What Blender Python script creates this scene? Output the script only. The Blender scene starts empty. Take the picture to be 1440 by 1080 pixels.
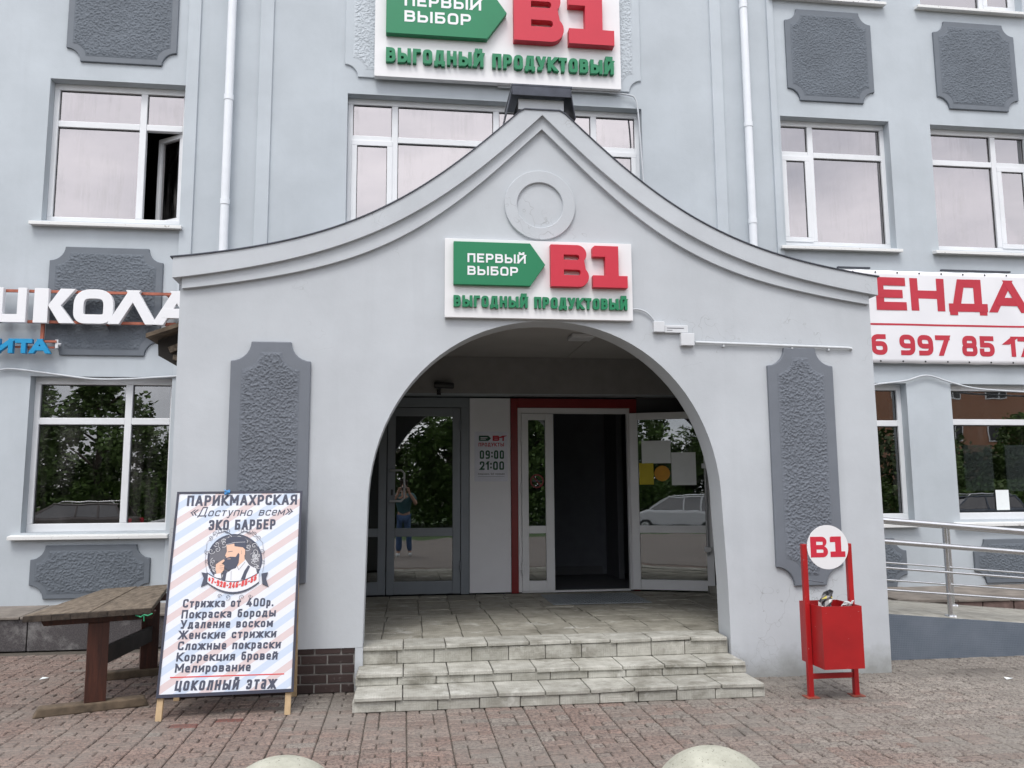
import bpy, bmesh, math, random
import numpy as np
from mathutils import Vector, Matrix
from mathutils.geometry import tessellate_polygon
R = math.radians
rnd = random.Random(7)
sc = bpy.context.scene
COL = sc.collection

# ---------------------------------------------------------------- camera
FPX, YAW, PITCH, ROLL, EYE = 1165.0, R(7.4), R(7.2), R(-.38), 1.6
_F = Vector((math.sin(YAW)*math.cos(PITCH), math.cos(YAW)*math.cos(PITCH), math.sin(PITCH)))
_R0 = Vector((math.cos(YAW), -math.sin(YAW), 0)); _U0 = _R0.cross(_F)
_R = math.cos(ROLL)*_R0+math.sin(ROLL)*_U0; _U = -math.sin(ROLL)*_R0+math.cos(ROLL)*_U0
cam = bpy.data.cameras.new('camera'); cam.sensor_width = 36; cam.lens = FPX/1440*36
cam.clip_start = .02; cam.clip_end = 900
camo = bpy.data.objects.new('camera', cam); COL.objects.link(camo)
M = Matrix((_R, _U, -_F)).transposed().to_4x4(); M.translation = (0, 0, EYE)
camo.matrix_world = M; sc.camera = camo
def ray(u, v): return _F+_R*((u-720)/FPX)+_U*((540-v)/FPX)
def onY(u, v, Y):                       # photo measurement -> metres on the vertical plane Y
    d = ray(u, v); t = Y/d.y; return (d.x*t, EYE+d.z*t)
def onZ(u, v, Z):
    d = ray(u, v); t = (Z-EYE)/d.z; return (d.x*t, d.y*t)

# ---------------------------------------------------------------- light
SUN_EL, SUN_AZ = R(58), R(200)          # high, behind the camera and a little to its left
w = bpy.data.worlds.new('World'); sc.world = w; w.use_nodes = True
nt = w.node_tree; bg = nt.nodes['Background']; bg.inputs[1].default_value = .12
sky = nt.nodes.new('ShaderNodeTexSky'); sky.sky_type = 'NISHITA'; sky.sun_disc = False
sky.sun_elevation = SUN_EL; sky.sun_rotation = SUN_AZ
tc = nt.nodes.new('ShaderNodeTexCoord'); mp = nt.nodes.new('ShaderNodeMapping'); mp.inputs[3].default_value = (1, 1, 2.4)
nz = nt.nodes.new('ShaderNodeTexNoise'); nz.inputs['Scale'].default_value = 1.7; nz.inputs['Detail'].default_value = 7; nz.inputs['Roughness'].default_value = .55
rp = nt.nodes.new('ShaderNodeValToRGB'); rp.color_ramp.elements[0].position = .38; rp.color_ramp.elements[0].color = (5.6, 5.75, 6.3, 1)
rp.color_ramp.elements[1].position = .62; rp.color_ramp.elements[1].color = (11.0, 10.8, 11.2, 1)
mx = nt.nodes.new('ShaderNodeMix'); mx.data_type = 'RGBA'; mx.inputs[0].default_value = .9
nt.links.new(tc.outputs['Generated'], mp.inputs[0]); nt.links.new(mp.outputs[0], nz.inputs[0]); nt.links.new(nz.outputs[0], rp.inputs[0])
nt.links.new(sky.outputs[0], mx.inputs[6]); nt.links.new(rp.outputs[0], mx.inputs[7]); nt.links.new(mx.outputs[2], bg.inputs[0])
sun = bpy.data.lights.new('sun', 'SUN'); sun.energy = 1.1; sun.angle = R(22); sun.color = (1, .965, .92)
suno = bpy.data.objects.new('sun', sun); COL.objects.link(suno); suno.location = (0, -20, 40)
sd = Vector((math.sin(SUN_AZ)*math.cos(SUN_EL), math.cos(SUN_AZ)*math.cos(SUN_EL), math.sin(SUN_EL)))
suno.rotation_euler = sd.to_track_quat('Z', 'Y').to_euler()
vs = sc.view_settings; vs.view_transform = 'Standard'; vs.look = 'None'; vs.exposure = .82; vs.gamma = 1
sc.cycles.use_denoising = True; sc.cycles.max_bounces = 10; sc.cycles.transparent_max_bounces = 12
sc.cycles.caustics_reflective = False

# ---------------------------------------------------------------- materials
MATS = {}
def lin(r, g, b):
    return tuple(((c/255)/12.92 if c/255 <= .04045 else ((c/255+.055)/1.055)**2.4) for c in (r, g, b))
class NT:
    def __init__(s, name):
        s.m = bpy.data.materials.new(name); s.m.use_nodes = True; s.t = s.m.node_tree
        s.b = s.t.nodes['Principled BSDF']; s.out = s.t.nodes['Material Output']; MATS[name] = s.m
        s.co = s.t.nodes.new('ShaderNodeTexCoord').outputs['Object']
    def n(s, t, **k):
        nd = s.t.nodes.new(t)
        for a, b in k.items():
            if isinstance(b, (int, float, str, bool)) and hasattr(nd, a): setattr(nd, a, b)
        return nd
    def l(s, a, b): s.t.links.new(a, b)
    def map(s, scale=(1, 1, 1), rot=(0, 0, 0), loc=(0, 0, 0)):
        m = s.n('ShaderNodeMapping'); m.inputs[1].default_value = loc; m.inputs[2].default_value = rot; m.inputs[3].default_value = scale
        s.l(s.co, m.inputs[0]); return m.outputs[0]
    def noise(s, scale, detail=3, rough=.55, vec=None, dist=0):
        x = s.n('ShaderNodeTexNoise'); x.inputs['Scale'].default_value = scale; x.inputs['Detail'].default_value = detail
        x.inputs['Roughness'].default_value = rough; x.inputs['Distortion'].default_value = dist
        s.l(vec or s.co, x.inputs[0]); return x.outputs[0]
    def ramp(s, fac, a, b, ca=(0, 0, 0, 1), cb=(1, 1, 1, 1)):
        r = s.n('ShaderNodeValToRGB'); e = r.color_ramp.elements
        e[0].position, e[1].position = a, b
        e[0].color = tuple(ca)+((1,) if len(ca) == 3 else ()); e[1].color = tuple(cb)+((1,) if len(cb) == 3 else ())
        s.l(fac, r.inputs[0]); return r.outputs[0]
    def mix(s, fac, a, b, bt='MIX'):
        m = s.n('ShaderNodeMix'); m.data_type = 'RGBA'; m.blend_type = bt
        for i, x in ((0, fac), (6, a), (7, b)):
            if isinstance(x, (int, float)): m.inputs[i].default_value = x
            elif isinstance(x, tuple): m.inputs[i].default_value = tuple(x)+((1,) if len(x) == 3 else ())
            else: s.l(x, m.inputs[i])
        return m.outputs[2]
    def math(s, op, a, b=0.0, c=0.0):
        m = s.n('ShaderNodeMath'); m.operation = op
        for i, x in enumerate((a, b, c)):
            if isinstance(x, (int, float)): m.inputs[i].default_value = x
            else: s.l(x, m.inputs[i])
        return m.outputs[0]
    def sep(s, vec=None):
        x = s.n('ShaderNodeSeparateXYZ'); s.l(vec or s.co, x.inputs[0]); return x.outputs
    def col(s, c):
        if isinstance(c, tuple): s.b.inputs['Base Color'].default_value = tuple(c)+(1,)
        else: s.l(c, s.b.inputs['Base Color'])
    def bump(s, h, strength=.3, dist=.01):
        b = s.n('ShaderNodeBump'); b.inputs['Strength'].default_value = strength; b.inputs['Distance'].default_value = dist
        s.l(h, b.inputs['Height']); s.l(b.outputs[0], s.b.inputs['Normal'])
    def set(s, rough=.6, metal=0, spec=.5, coat=0):
        s.b.inputs['Roughness'].default_value = rough; s.b.inputs['Metallic'].default_value = metal
        s.b.inputs['Specular IOR Level'].default_value = spec; s.b.inputs['Coat Weight'].default_value = coat
        return s.m
def simple(name, c, rough=.5, metal=0, var=.08, scale=6, bump=0, bs=120, spec=.5, coat=0):
    n = NT(name); c = tuple(c)
    lo = tuple(x*(1-var) for x in c); hi = tuple(min(1, x*(1+var)) for x in c)
    f = n.noise(scale, 5, .6)
    n.col(n.ramp(f, .3, .7, lo, hi))
    if bump: n.bump(n.noise(bs, 4, .6), bump, .004)
    return n.set(rough, metal, spec, coat)

def plaster(name, c, dirt_z=None, cracks=False):
    n = NT(name); c = tuple(c)
    f = n.noise(1.3, 6, .6); base = n.ramp(f, .3, .72, tuple(x*.90 for x in c), tuple(x*1.05 for x in c))
    # rain streaks: noise stretched down the wall
    st = n.noise(1, 4, .6, n.map((5, 5, .35)))
    base = n.mix(n.math('MULTIPLY', n.ramp(st, .54, .78), .26), base, tuple(x*.8 for x in c))
    sp = n.noise(38, 2, .5); base = n.mix(n.math('MULTIPLY', n.ramp(sp, .70, .75), .22), base, tuple(x*.72 for x in c))
    if dirt_z is not None:
        z = n.sep()[2]
        d = n.math('ADD', n.math('MULTIPLY', n.noise(4, 6, .65), .5), n.math('MULTIPLY', z, -1.05))
        base = n.mix(n.math('MULTIPLY', n.ramp(d, dirt_z, dirt_z+.28), .75), base, (.22, .225, .205))
    if cracks:
        v = n.n('ShaderNodeTexVoronoi'); v.feature = 'DISTANCE_TO_EDGE'; v.inputs['Scale'].default_value = 1.3
        dd = n.n('ShaderNodeVectorMath'); dd.operation = 'ADD'
        nn = n.n('ShaderNodeTexNoise'); nn.inputs['Scale'].default_value = 5; n.l(n.co, nn.inputs[0])
        n.l(n.co, dd.inputs[0]); n.l(nn.outputs[1], dd.inputs[1]); n.l(dd.outputs[0], v.inputs[0])
        thin = n.math('LESS_THAN', v.outputs[0], .004)
        msk = n.math('MULTIPLY', thin, n.ramp(n.noise(.9, 2), .56, .62))
        base = n.mix(n.math('MULTIPLY', msk, .45), base, (.22, .22, .22))
    n.col(base)
    h = n.math('ADD', n.math('MULTIPLY', n.noise(160, 3, .6), .35), n.math('MULTIPLY', n.noise(9, 4, .6), 1.0))
    n.bump(h, .35, .006)
    return n.set(.78, 0, .25)

WALL = (.465, .51, .545); PORCH = (.49, .52, .547)
wall_m = plaster('facade_paint', WALL)
strip_m = plaster('facade_strip_paint', tuple(x*1.04 for x in WALL))
porch_m = plaster('porch_paint', PORCH, -.02, True)
gable_m = plaster('moulding_paint', tuple(x*1.02 for x in PORCH), None, True)
soffit_m = plaster('soffit_paint', (.34, .34, .34))

def roughcast(name, c, sc_=1.0, depth=1.0):
    n = NT(name)
    v = n.noise(58*sc_, 5, .62, None, 1.1); f = n.ramp(v, .36, .66)
    n.col(n.mix(n.ramp(n.noise(2.2, 5), .3, .7), tuple(x*.9 for x in c), tuple(x*1.08 for x in c)))
    n.bump(n.noise(150*sc_, 4, .6), .35*depth, .006)
    return n.set(.7, 0, .3)
DARK = (.128, .148, .172)
rim_m = simple('panel_rim_paint', DARK, .6, 0, .06, 5, .2, 120)
cast_m = roughcast('panel_roughcast', DARK)
rim_pm = simple('porch_panel_rim_paint', (.145, .162, .188), .6, 0, .06, 5, .2, 120)
cast_pm = roughcast('porch_panel_roughcast', (.145, .162, .188), .8)
cast_lm = roughcast('light_roughcast', WALL, 1.0, .6)

white_m = simple('white_pvc', (.70, .72, .74), .35, 0, .05, 3)
oldwhite = NT('weathered_white_sill')
oldwhite.col(oldwhite.mix(oldwhite.ramp(oldwhite.noise(26, 6, .7), .62, .7), (.70, .71, .70), (.16, .15, .13))); oldwhite_m = oldwhite.set(.5)
trim_m = simple('white_sign_board', (.74, .74, .75), .4, 0, .02, 2)
pipe_m = simple('white_downpipe', (.72, .755, .79), .4, 0, .05, 4)
cable_m = simple('pale_cable', (.5, .53, .56), .6)
gasket_m = simple('black_gasket', (.02, .021, .023), .5)

def glass(name, fac, tint=(1, 1, 1), through=(.8, .84, .84), rough=0.0, wav=.02, dirt=0.0):
    n = NT(name); t = n.t; t.nodes.remove(n.b)
    g = n.n('ShaderNodeBsdfGlossy'); g.inputs['Roughness'].default_value = rough; g.inputs['Color'].default_value = tuple(tint)+(1,)
    tr = n.n('ShaderNodeBsdfTransparent'); tr.inputs['Color'].default_value = tuple(through)+(1,)
    fr = n.n('ShaderNodeFresnel'); fr.inputs['IOR'].default_value = 1.5
    b = n.n('ShaderNodeBump'); b.inputs['Strength'].default_value = wav; b.inputs['Distance'].default_value = .05
    n.l(n.noise(1.6, 2, .4), b.inputs['Height']); n.l(b.outputs[0], g.inputs['Normal'])
    mxs = n.n('ShaderNodeMixShader')
    n.l(n.math('ADD', n.math('MULTIPLY', fr.outputs[0], 1.0), fac), mxs.inputs[0]); n.l(tr.outputs[0], mxs.inputs[1]); n.l(g.outputs[0], mxs.inputs[2])
    res = mxs.outputs[0]
    if dirt:
        df = n.n('ShaderNodeBsdfDiffuse'); df.inputs['Color'].default_value = (.42, .40, .38, 1); m2 = n.n('ShaderNodeMixShader')
        s1 = n.ramp(n.noise(1, 5, .65, n.map((9, 9, .8))), .48, .72); s2 = n.ramp(n.noise(2.5, 4, .6), .4, .7)
        n.l(n.math('MULTIPLY', n.math('MULTIPLY', s1, s2), dirt), m2.inputs[0]); n.l(res, m2.inputs[1]); n.l(df.outputs[0], m2.inputs[2]); res = m2.outputs[0]
    n.l(res, n.out.inputs['Surface']); return n.m
glass_up = glass('reflective_window_glass',   .30, (1, .955, .955), (.35, .33, .33), dirt=.35)
glass_lo = glass('clear_window_glass', .17, (1, .985, .98), (.5, .52, .52), dirt=.10)
glass_door = glass('door_glass', .13, (1, 1, 1), (.55, .6, .6), 0, .03, .06)
dark_m = simple('dark_room_paint', (.10, .105, .115), .8)
shop_m = simple('dim_shop_wall', (.13, .14, .16), .8)
ceil_m = plaster('porch_ceiling_paint', (.42, .41, .40))
redpaint = simple('red_painted_trim', (.18, .008, .009), .4, 0, .1, 5)
binred = NT('red_bin_paint')
binred.col(binred.mix(binred.ramp(binred.noise(42, 6, .75), .66, .70), binred.ramp(binred.noise(3, 4), .3, .7, (.30, .010, .012), (.42, .013, .015)), (.62, .5, .48)))
binred_m = binred.set(.36, 0, .5); 
sign_red = simple('sign_red_plastic', (.53, .018, .042), .5, 0, .04, 2)
sign_green = simple('sign_green_plastic', (.003, .185, .075), .5, 0, .05, 2)
ban_red = simple('banner_red_ink', (.45, .02, .04), .6, 0, .05)
lett_white = simple('white_letter_plastic', (.76, .77, .79), .4, 0, .02)
lett_blue = simple('blue_letter_plastic', (.0, .25, .50), .35, 0, .05)
orange_m = simple('orange_rail_paint', (.34, .10, .058), .6, 0, .25, 12)
greyalu = simple('grey_door_aluminium', (.20, .225, .25), .45, .1, .06, 3)
whitealu = simple('white_door_aluminium', (.70, .71, .72), .4, 0, .05, 3)
pvcpanel = simple('white_panel_sheet', (.72, .73, .76), .45, 0, .04, 2)
capm = simple('dark_sheet_metal', (.055, .06, .075), .38, .5, .2, 8)
steel = simple('brushed_steel', (.60, .61, .62), .25, 1.0, .08, 10)
granite = NT('dark_granite')
_g = granite.mix(granite.ramp(granite.noise(90, 3, .7), .4, .65), (.045, .042, .045), (.105, .095, .095))
_g = granite.mix(granite.math('MULTIPLY', granite.ramp(granite.noise(3.2, 7, .72), .52, .66), .75), _g, (.24, .235, .23)); granite.col(_g); granite.bump(granite.noise(50, 4), .2, .005); granite_m = granite.set(.5)
conc = NT('weathered_concrete')
_c = conc.ramp(conc.noise(5, 8, .68), .3, .72, (.20, .195, .17), (.40, .39, .35)); _c = conc.mix(conc.ramp(conc.noise(120, 3), .62, .72), _c, (.14, .135, .12)); conc.col(_c)
conc.bump(conc.noise(60, 5, .65), .4, .006); conc_m = conc.set(.85, 0, .2)
boll = NT('cast_concrete')
_c = boll.ramp(boll.noise(7, 7, .65), .3, .72, (.30, .30, .245), (.50, .50, .42)); _c = boll.mix(boll.ramp(boll.noise(60, 4, .7), .60, .66), _c, (.13, .13, .105)); boll.col(_c)
boll.bump(boll.noise(75, 5, .75), .7, .008); boll_m = boll.set(.85, 0, .2)
vc = NT('paving_block_face')
_a = vc.n('ShaderNodeAttribute'); _a.attribute_name = 'tone'
_sp = vc.noise(48, 5, .78); _sp2 = vc.noise(170, 3, .7)
_c = vc.mix(vc.ramp(_sp, .455, .505), vc.mix(.80, _a.outputs[0], (.070, .057, .052)), _a.outputs[0])
_c = vc.mix(vc.math('MULTIPLY', vc.ramp(_sp2, .58, .66), .55), _c, (.33, .295, .265))
_lg = vc.noise(1.1, 6, .62); _c = vc.mix(vc.math('MULTIPLY', vc.ramp(_lg, .45, .66), .6), _c, (.205, .19, .168))
_c = vc.mix(vc.math('MULTIPLY', vc.ramp(vc.noise(2.3, 6, .7, vc.map((1, 1, 1), (0, 0, 0), (7, 3, 1))), .58, .74), .55), _c, (.105, .097, .088))
vc.col(_c); vc.bump(vc.math('ADD', _sp, vc.math('MULTIPLY', _sp2, .5)), .55, .006); pave_m = vc.set(.82, 0, .25)
joint = simple('sandy_joint', (.085, .074, .06), .95, 0, .3, 30, .4, 200)
tilm = NT('ribbed_concrete_tile')
_a = tilm.n('ShaderNodeAttribute'); _a.attribute_name = 'tone'
_x, _y, _z = tilm.sep()
_q = tilm.math('ADD', tilm.math('FLOOR', tilm.math('MULTIPLY', _x, 9.1)), tilm.math('FLOOR', tilm.math('MULTIPLY', tilm.math('ADD', _y, _z), 9.1)))
_par = tilm.math('MODULO', tilm.math('ABSOLUTE', _q), 2)
_wx = tilm.math('SINE', tilm.math('MULTIPLY', _x, 330.)); _wy = tilm.math('SINE', tilm.math('MULTIPLY', tilm.math('ADD', _y, _z), 330.))
_w = tilm.math('ADD', tilm.math('MULTIPLY', _wx, _par), tilm.math('MULTIPLY', _wy, tilm.math('SUBTRACT', 1, _par)))
_w = tilm.math('MULTIPLY', _w, tilm.ramp(tilm.noise(7, 5, .7), .42, .6))
_c = tilm.mix(tilm.ramp(tilm.noise(6, 7, .68), .35, .7), tilm.mix(.62, _a.outputs[0], (.16, .152, .12)), _a.outputs[0])
_c = tilm.mix(tilm.math('MULTIPLY', tilm.ramp(_w, -.2, -.9), .10), _c, (.10, .10, .09))
_d = tilm.noise(2.4, 8, .72, tilm.map((1, 1.6, 1.6)))
_c = tilm.mix(tilm.math('MULTIPLY', tilm.ramp(_d, .52, .66), .62), _c, (.125, .115, .088))
_c = tilm.mix(tilm.math('MULTIPLY', tilm.ramp(tilm.noise(4.1, 7, .7, tilm.map((1, 1, 1), (0, 0, 0), (3, 5, 2))), .58, .68), .5), _c, (.62, .62, .58))
_c = tilm.mix(tilm.math('MULTIPLY', tilm.ramp(tilm.noise(95, 3, .6), .62, .70), .4), _c, (.13, .125, .11))
tilm.col(_c); tilm.bump(tilm.math('ADD', tilm.math('MULTIPLY', _w, .22), tilm.noise(70, 5, .65)), .45, .005); tile_m = tilm.set(.82, 0, .25)
brickm = NT('dark_clinker_brick')
_a = brickm.n('ShaderNodeAttribute'); _a.attribute_name = 'tone'
brickm.col(brickm.mix(brickm.math('MULTIPLY', brickm.ramp(brickm.noise(22, 6, .7), .6, .74), .5), _a.outputs[0], (.3, .28, .27))); brickm.bump(brickm.noise(90, 4), .3, .004); brick_m = brickm.set(.5)
mortar = simple('grey_mortar', (.25, .24, .225), .9, 0, .12, 30, .4, 150)
woodtop = NT('weathered_board')
_v = woodtop.map((3.0, .7, 3.0), (0, 0, R(20))); _c = woodtop.ramp(woodtop.noise(9, 8, .7, _v), .3, .7, (.07, .056, .044), (.25, .205, .155))
_c = woodtop.mix(woodtop.ramp(woodtop.noise(30, 5, .7), .66, .72), _c, (.35, .31, .25)); woodtop.col(_c); woodtop.bump(woodtop.noise(22, 6, .7, _v), .6, .01); woodtop_m = woodtop.set(.85, 0, .2)
wooddark = NT('red_brown_varnished_wood')
_v = wooddark.map((14, 14, 1.2)); wooddark.col(wooddark.ramp(wooddark.noise(3, 7, .65, _v), .3, .72, (.022, .009, .007), (.085, .027, .016))); wooddark.bump(wooddark.noise(4, 6, .6, _v), .3, .005); wooddark_m = wooddark.set(.42)
woodskid = simple('grimy_timber', (.105, .078, .052), .85, 0, .5, 9, .5, 60)
woodlight = simple('raw_pine', (.42, .30, .17), .7, 0, .18, 14)
blackpaint = simple('dark_edge_strip', (.025, .028, .05), .5)
rampside = NT('chequer_plate_paint')
_x, _y, _z = rampside.sep()
_d1 = rampside.math('SINE', rampside.math('MULTIPLY', rampside.math('ADD', _x, _z), 190.)); _d2 = rampside.math('SINE', rampside.math('MULTIPLY', rampside.math('SUBTRACT', _x, _z), 190.))
_dd = rampside.math('MULTIPLY', _d1, _d2); rampside.col(rampside.mix(rampside.ramp(rampside.noise(4, 5), .35, .7), (.10, .125, .158), (.135, .16, .195)))
rampside.bump(rampside.math('MAXIMUM', rampside.math('SUBTRACT', _dd, .35), 0), .8, .006); rampside_m = rampside.set(.5)
ink_m = simple('slate_ink', (.055, .062, .095), .6, 0, .02)
inkred = simple('red_ink', (.6, .06, .06), .6)
inkgreen = simple('dark_green_ink', (.01, .07, .04), .6)
skin_ink = simple('skin_tone_ink', (.70, .45, .33), .6, 0, .02); greyink = simple('grey_ink', (.12, .12, .14), .6, 0, .02); paperink = simple('white_ink', (.68, .69, .72), .6, 0, .02)
barb = NT('striped_poster_sheet')
_x, _y, _z = barb.sep()
_s = barb.math('MODULO', barb.math('ADD', barb.math('MULTIPLY', barb.math('SUBTRACT', _z, barb.math('MULTIPLY', _x, .68)), 4.25), 40.), 1.0)
_r = barb.math('LESS_THAN', _s, .25); _b = barb.math('MULTIPLY', barb.math('GREATER_THAN', _s, .5), barb.math('LESS_THAN', _s, .75))
barb.col(barb.mix(_b, barb.mix(_r, (.66, .685, .74), (.60, .50, .50)), (.50, .575, .69))); poster_m = barb.set(.45, 0, .4)
bann = NT('banner_vinyl'); bann.col(bann.ramp(bann.noise(2, 3), .3, .7, (.70, .705, .73), (.75, .75, .77))); bann_m = bann.set(.5)
paper_m = simple('white_paper', (.76, .80, .80), .8, 0, .04); yellow_m = simple('yellow_paper', (.55, .45, .04), .8); amber_m = simple('amber_sticker', (.6, .28, .015), .6)
mat_m = simple('grey_foot_grate', (.27, .30, .32), .6, .1, .15, 8, .5, 120)
blackplastic = simple('black_plastic', (.018, .018, .02), .45)
boxwhite = simple('white_plastic_box', (.60, .62, .64), .45, 0, .04)
rubble = simple('worn_slab', (.21, .185, .16), .9, 0, .35, 4, .5, 40)
kerbred = simple('reddish_kerb', (.17, .115, .10), .85, 0, .3, 8, .4, 60)
blueplastic = simple('blue_film', (.08, .3, .62), .4); greenstr = simple('green_twine', (.02, .28, .13), .6)

# ---------------------------------------------------------------- mesh helpers
class MB:
    def __init__(s): s.v = []; s.f = []; s.mi = []; s.mats = []; s.cur = 0; s.tone = []; s.t = (1, 1, 1)
    def use(s, m):
        if m not in s.mats: s.mats.append(m)
        s.cur = s.mats.index(m); return s
    def add(s, vs, fs):
        b = len(s.v); s.v += [tuple(x) for x in vs]
        for f in fs: s.f.append([b+i for i in f]); s.mi.append(s.cur); s.tone.append(s.t)
    def box(s, x0, x1, y0, y1, z0, z1):
        s.add([(x0, y0, z0), (x1, y0, z0), (x1, y1, z0), (x0, y1, z0), (x0, y0, z1), (x1, y0, z1), (x1, y1, z1), (x0, y1, z1)],
              [(0, 3, 2, 1), (4, 5, 6, 7), (0, 1, 5, 4), (1, 2, 6, 5), (2, 3, 7, 6), (3, 0, 4, 7)]); return s
    def hexa(s, b, t):          # four bottom + four top corners
        s.add(list(b)+list(t), [(3, 2, 1, 0), (4, 5, 6, 7), (0, 1, 5, 4), (1, 2, 6, 5), (2, 3, 7, 6), (3, 0, 4, 7)]); return s
    def beam(s, a, b, w, h, up=(0, 0, 1)):
        a, b = Vector(a), Vector(b); d = (b-a).normalized(); x = d.cross(Vector(up))
        if x.length < 1e-4: x = d.cross(Vector((0, 1, 0)))
        x.normalize(); y = x.cross(d)
        q = [(-w/2, -h/2), (w/2, -h/2), (w/2, h/2), (-w/2, h/2)]
        return s.hexa([a+x*i+y*j for i, j in q], [b+x*i+y*j for i, j in q])
    def extr(s, pts, fn, d0, d1):   # polygon in (u,v) mapped by fn(u,v,w), extruded w from d0 to d1
        n = len(pts); A = [fn(u, v, d0) for u, v in pts]; B = [fn(u, v, d1) for u, v in pts]
        s.add(A+B, [list(range(n))[::-1], list(range(n, 2*n))]+[(i, (i+1) % n, n+(i+1) % n, n+i) for i in range(n)]); return s
    def extr_holes(s, loops, fn, d0, d1):
        tri = tessellate_polygon([[Vector((u, v, 0)) for u, v in L] for L in loops])
        flat = [p for L in loops for p in L]; n = len(flat)
        A = [fn(u, v, d0) for u, v in flat]; B = [fn(u, v, d1) for u, v in flat]; F = []
        for t in tri: F += [tuple(t)[::-1], tuple(i+n for i in t)]
        o = 0
        for L in loops:
            k = len(L); F += [(o+i, o+(i+1) % k, n+o+(i+1) % k, n+o+i) for i in range(k)]; o += k
        s.add(A+B, F); return s
    def tube(s, pts, r, seg=10, cap=True):
        P = [Vector(p) for p in pts]; rings = []; prev = None
        rr = r if isinstance(r, (list, tuple)) else [r]*len(P)
        for i, p in enumerate(P):
            d = (P[min(i+1, len(P)-1)]-P[max(i-1, 0)]).normalized()
            if prev is None: x = d.cross(Vector((0, 0, 1)) if abs(d.z) < .9 else Vector((0, 1, 0))).normalized()
            else: x = (prev-d*prev.dot(d)).normalized()
            prev = x; y = d.cross(x)
            rings.append([p+(x*math.cos(2*math.pi*k/seg)+y*math.sin(2*math.pi*k/seg))*rr[i] for k in range(seg)])
        F = []
        for i in range(len(P)-1):
            for k in range(seg):
                F.append((i*seg+k, i*seg+(k+1) % seg, (i+1)*seg+(k+1) % seg, (i+1)*seg+k))
        if cap: F += [tuple(range(seg))[::-1], tuple((len(P)-1)*seg+k for k in range(seg))]
        s.add([q for r_ in rings for q in r_], F); return s
    def lathe(s, prof, c, seg=40):   # profile (r,z) around vertical axis at c
        V = []; F = []; n = len(prof)
        for r, z in prof:
            for k in range(seg):
                a = 2*math.pi*k/seg; V.append((c[0]+r*math.cos(a), c[1]+r*math.sin(a), c[2]+z))
        for i in range(n-1):
            for k in range(seg): F.append((i*seg+k, i*seg+(k+1) % seg, (i+1)*seg+(k+1) % seg, (i+1)*seg+k))
        s.add(V, F); return s
    def disc(s, fn, cu, cv, r, d0, d1, seg=40, rx=None):
        return s.extr([(cu+(rx or r)*math.cos(2*math.pi*k/seg), cv+r*math.sin(2*math.pi*k/seg)) for k in range(seg)], fn, d0, d1)
    def ring(s, fn, cu, cv, r0, r1, d0, d1, seg=48, k=1.0):
        c = lambda r: [(cu+r*k*math.cos(2*math.pi*i/seg), cv+r*math.sin(2*math.pi*i/seg)) for i in range(seg)]
        A, B = c(r0), c(r1); V = [fn(u, v, d) for d in (d0, d1) for L in (A, B) for u, v in L]; F = []
        for i in range(seg):
            j = (i+1) % seg; n = seg
            F += [(2*n+i, 2*n+j, 3*n+j, 3*n+i), (i, n+i, n+j, j), (i, j, 2*n+j, 2*n+i), (n+i, 3*n+i, 3*n+j, n+j)]
        s.add(V, F); return s
    def build(s, name, mat=None, parent=None, bevel=0, smooth=None, seg=2):
        me = bpy.data.meshes.new(name); base = Vector((0, 0, 0)); p = parent
        while p is not None: base += p.location; p = p.parent
        me.from_pydata([tuple(Vector(v)-base) for v in s.v], [], s.f)
        mats = ([mat] if mat and not s.mats else s.mats)
        for m in mats: me.materials.append(m)
        for p_, i in zip(me.polygons, s.mi): p_.material_index = i
        if any(t != (1, 1, 1) for t in s.tone):
            ca = me.color_attributes.new('tone', 'FLOAT_COLOR', 'CORNER'); d = []
            for p_, t in zip(me.polygons, s.tone): d += [t[0], t[1], t[2], 1]*p_.loop_total
            ca.data.foreach_set('color', d)
        bm = bmesh.new(); bm.from_mesh(me); bmesh.ops.recalc_face_normals(bm, faces=bm.faces); bm.to_mesh(me); bm.free()
        if smooth is not None:
            me.shade_smooth(); me.set_sharp_from_angle(angle=R(smooth))
        o = bpy.data.objects.new(name, me); COL.objects.link(o)
        if parent is not None: o.parent = parent
        if bevel:
            b = o.modifiers.new('bevel', 'BEVEL'); b.width = bevel; b.segments = seg; b.limit_method = 'ANGLE'; b.angle_limit = R(40)
        return o
def tag(o, label=None, cat=None, group=None, kind=None):
    for k, v in (('label', label), ('category', cat), ('group', group), ('kind', kind)):
        if v: o[k] = v
    return o
def thing(name, label, cat, loc=(0, 0, 0), group=None):
    o = bpy.data.objects.new(name, None); COL.objects.link(o); o.location = loc; o.empty_display_size = .1
    return tag(o, label, cat, group)
def copy_tree(o, parent=None):
    c = o.copy(); COL.objects.link(c)
    if parent is not None: c.parent = parent
    for ch in [x for x in bpy.data.objects if x.parent == o]: copy_tree(ch, c)
    return c
def face(Y):                    # (u,v,w) -> world, w towards the viewer from the plane Y
    return lambda u, v, w: (u, Y-w, v)

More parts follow.
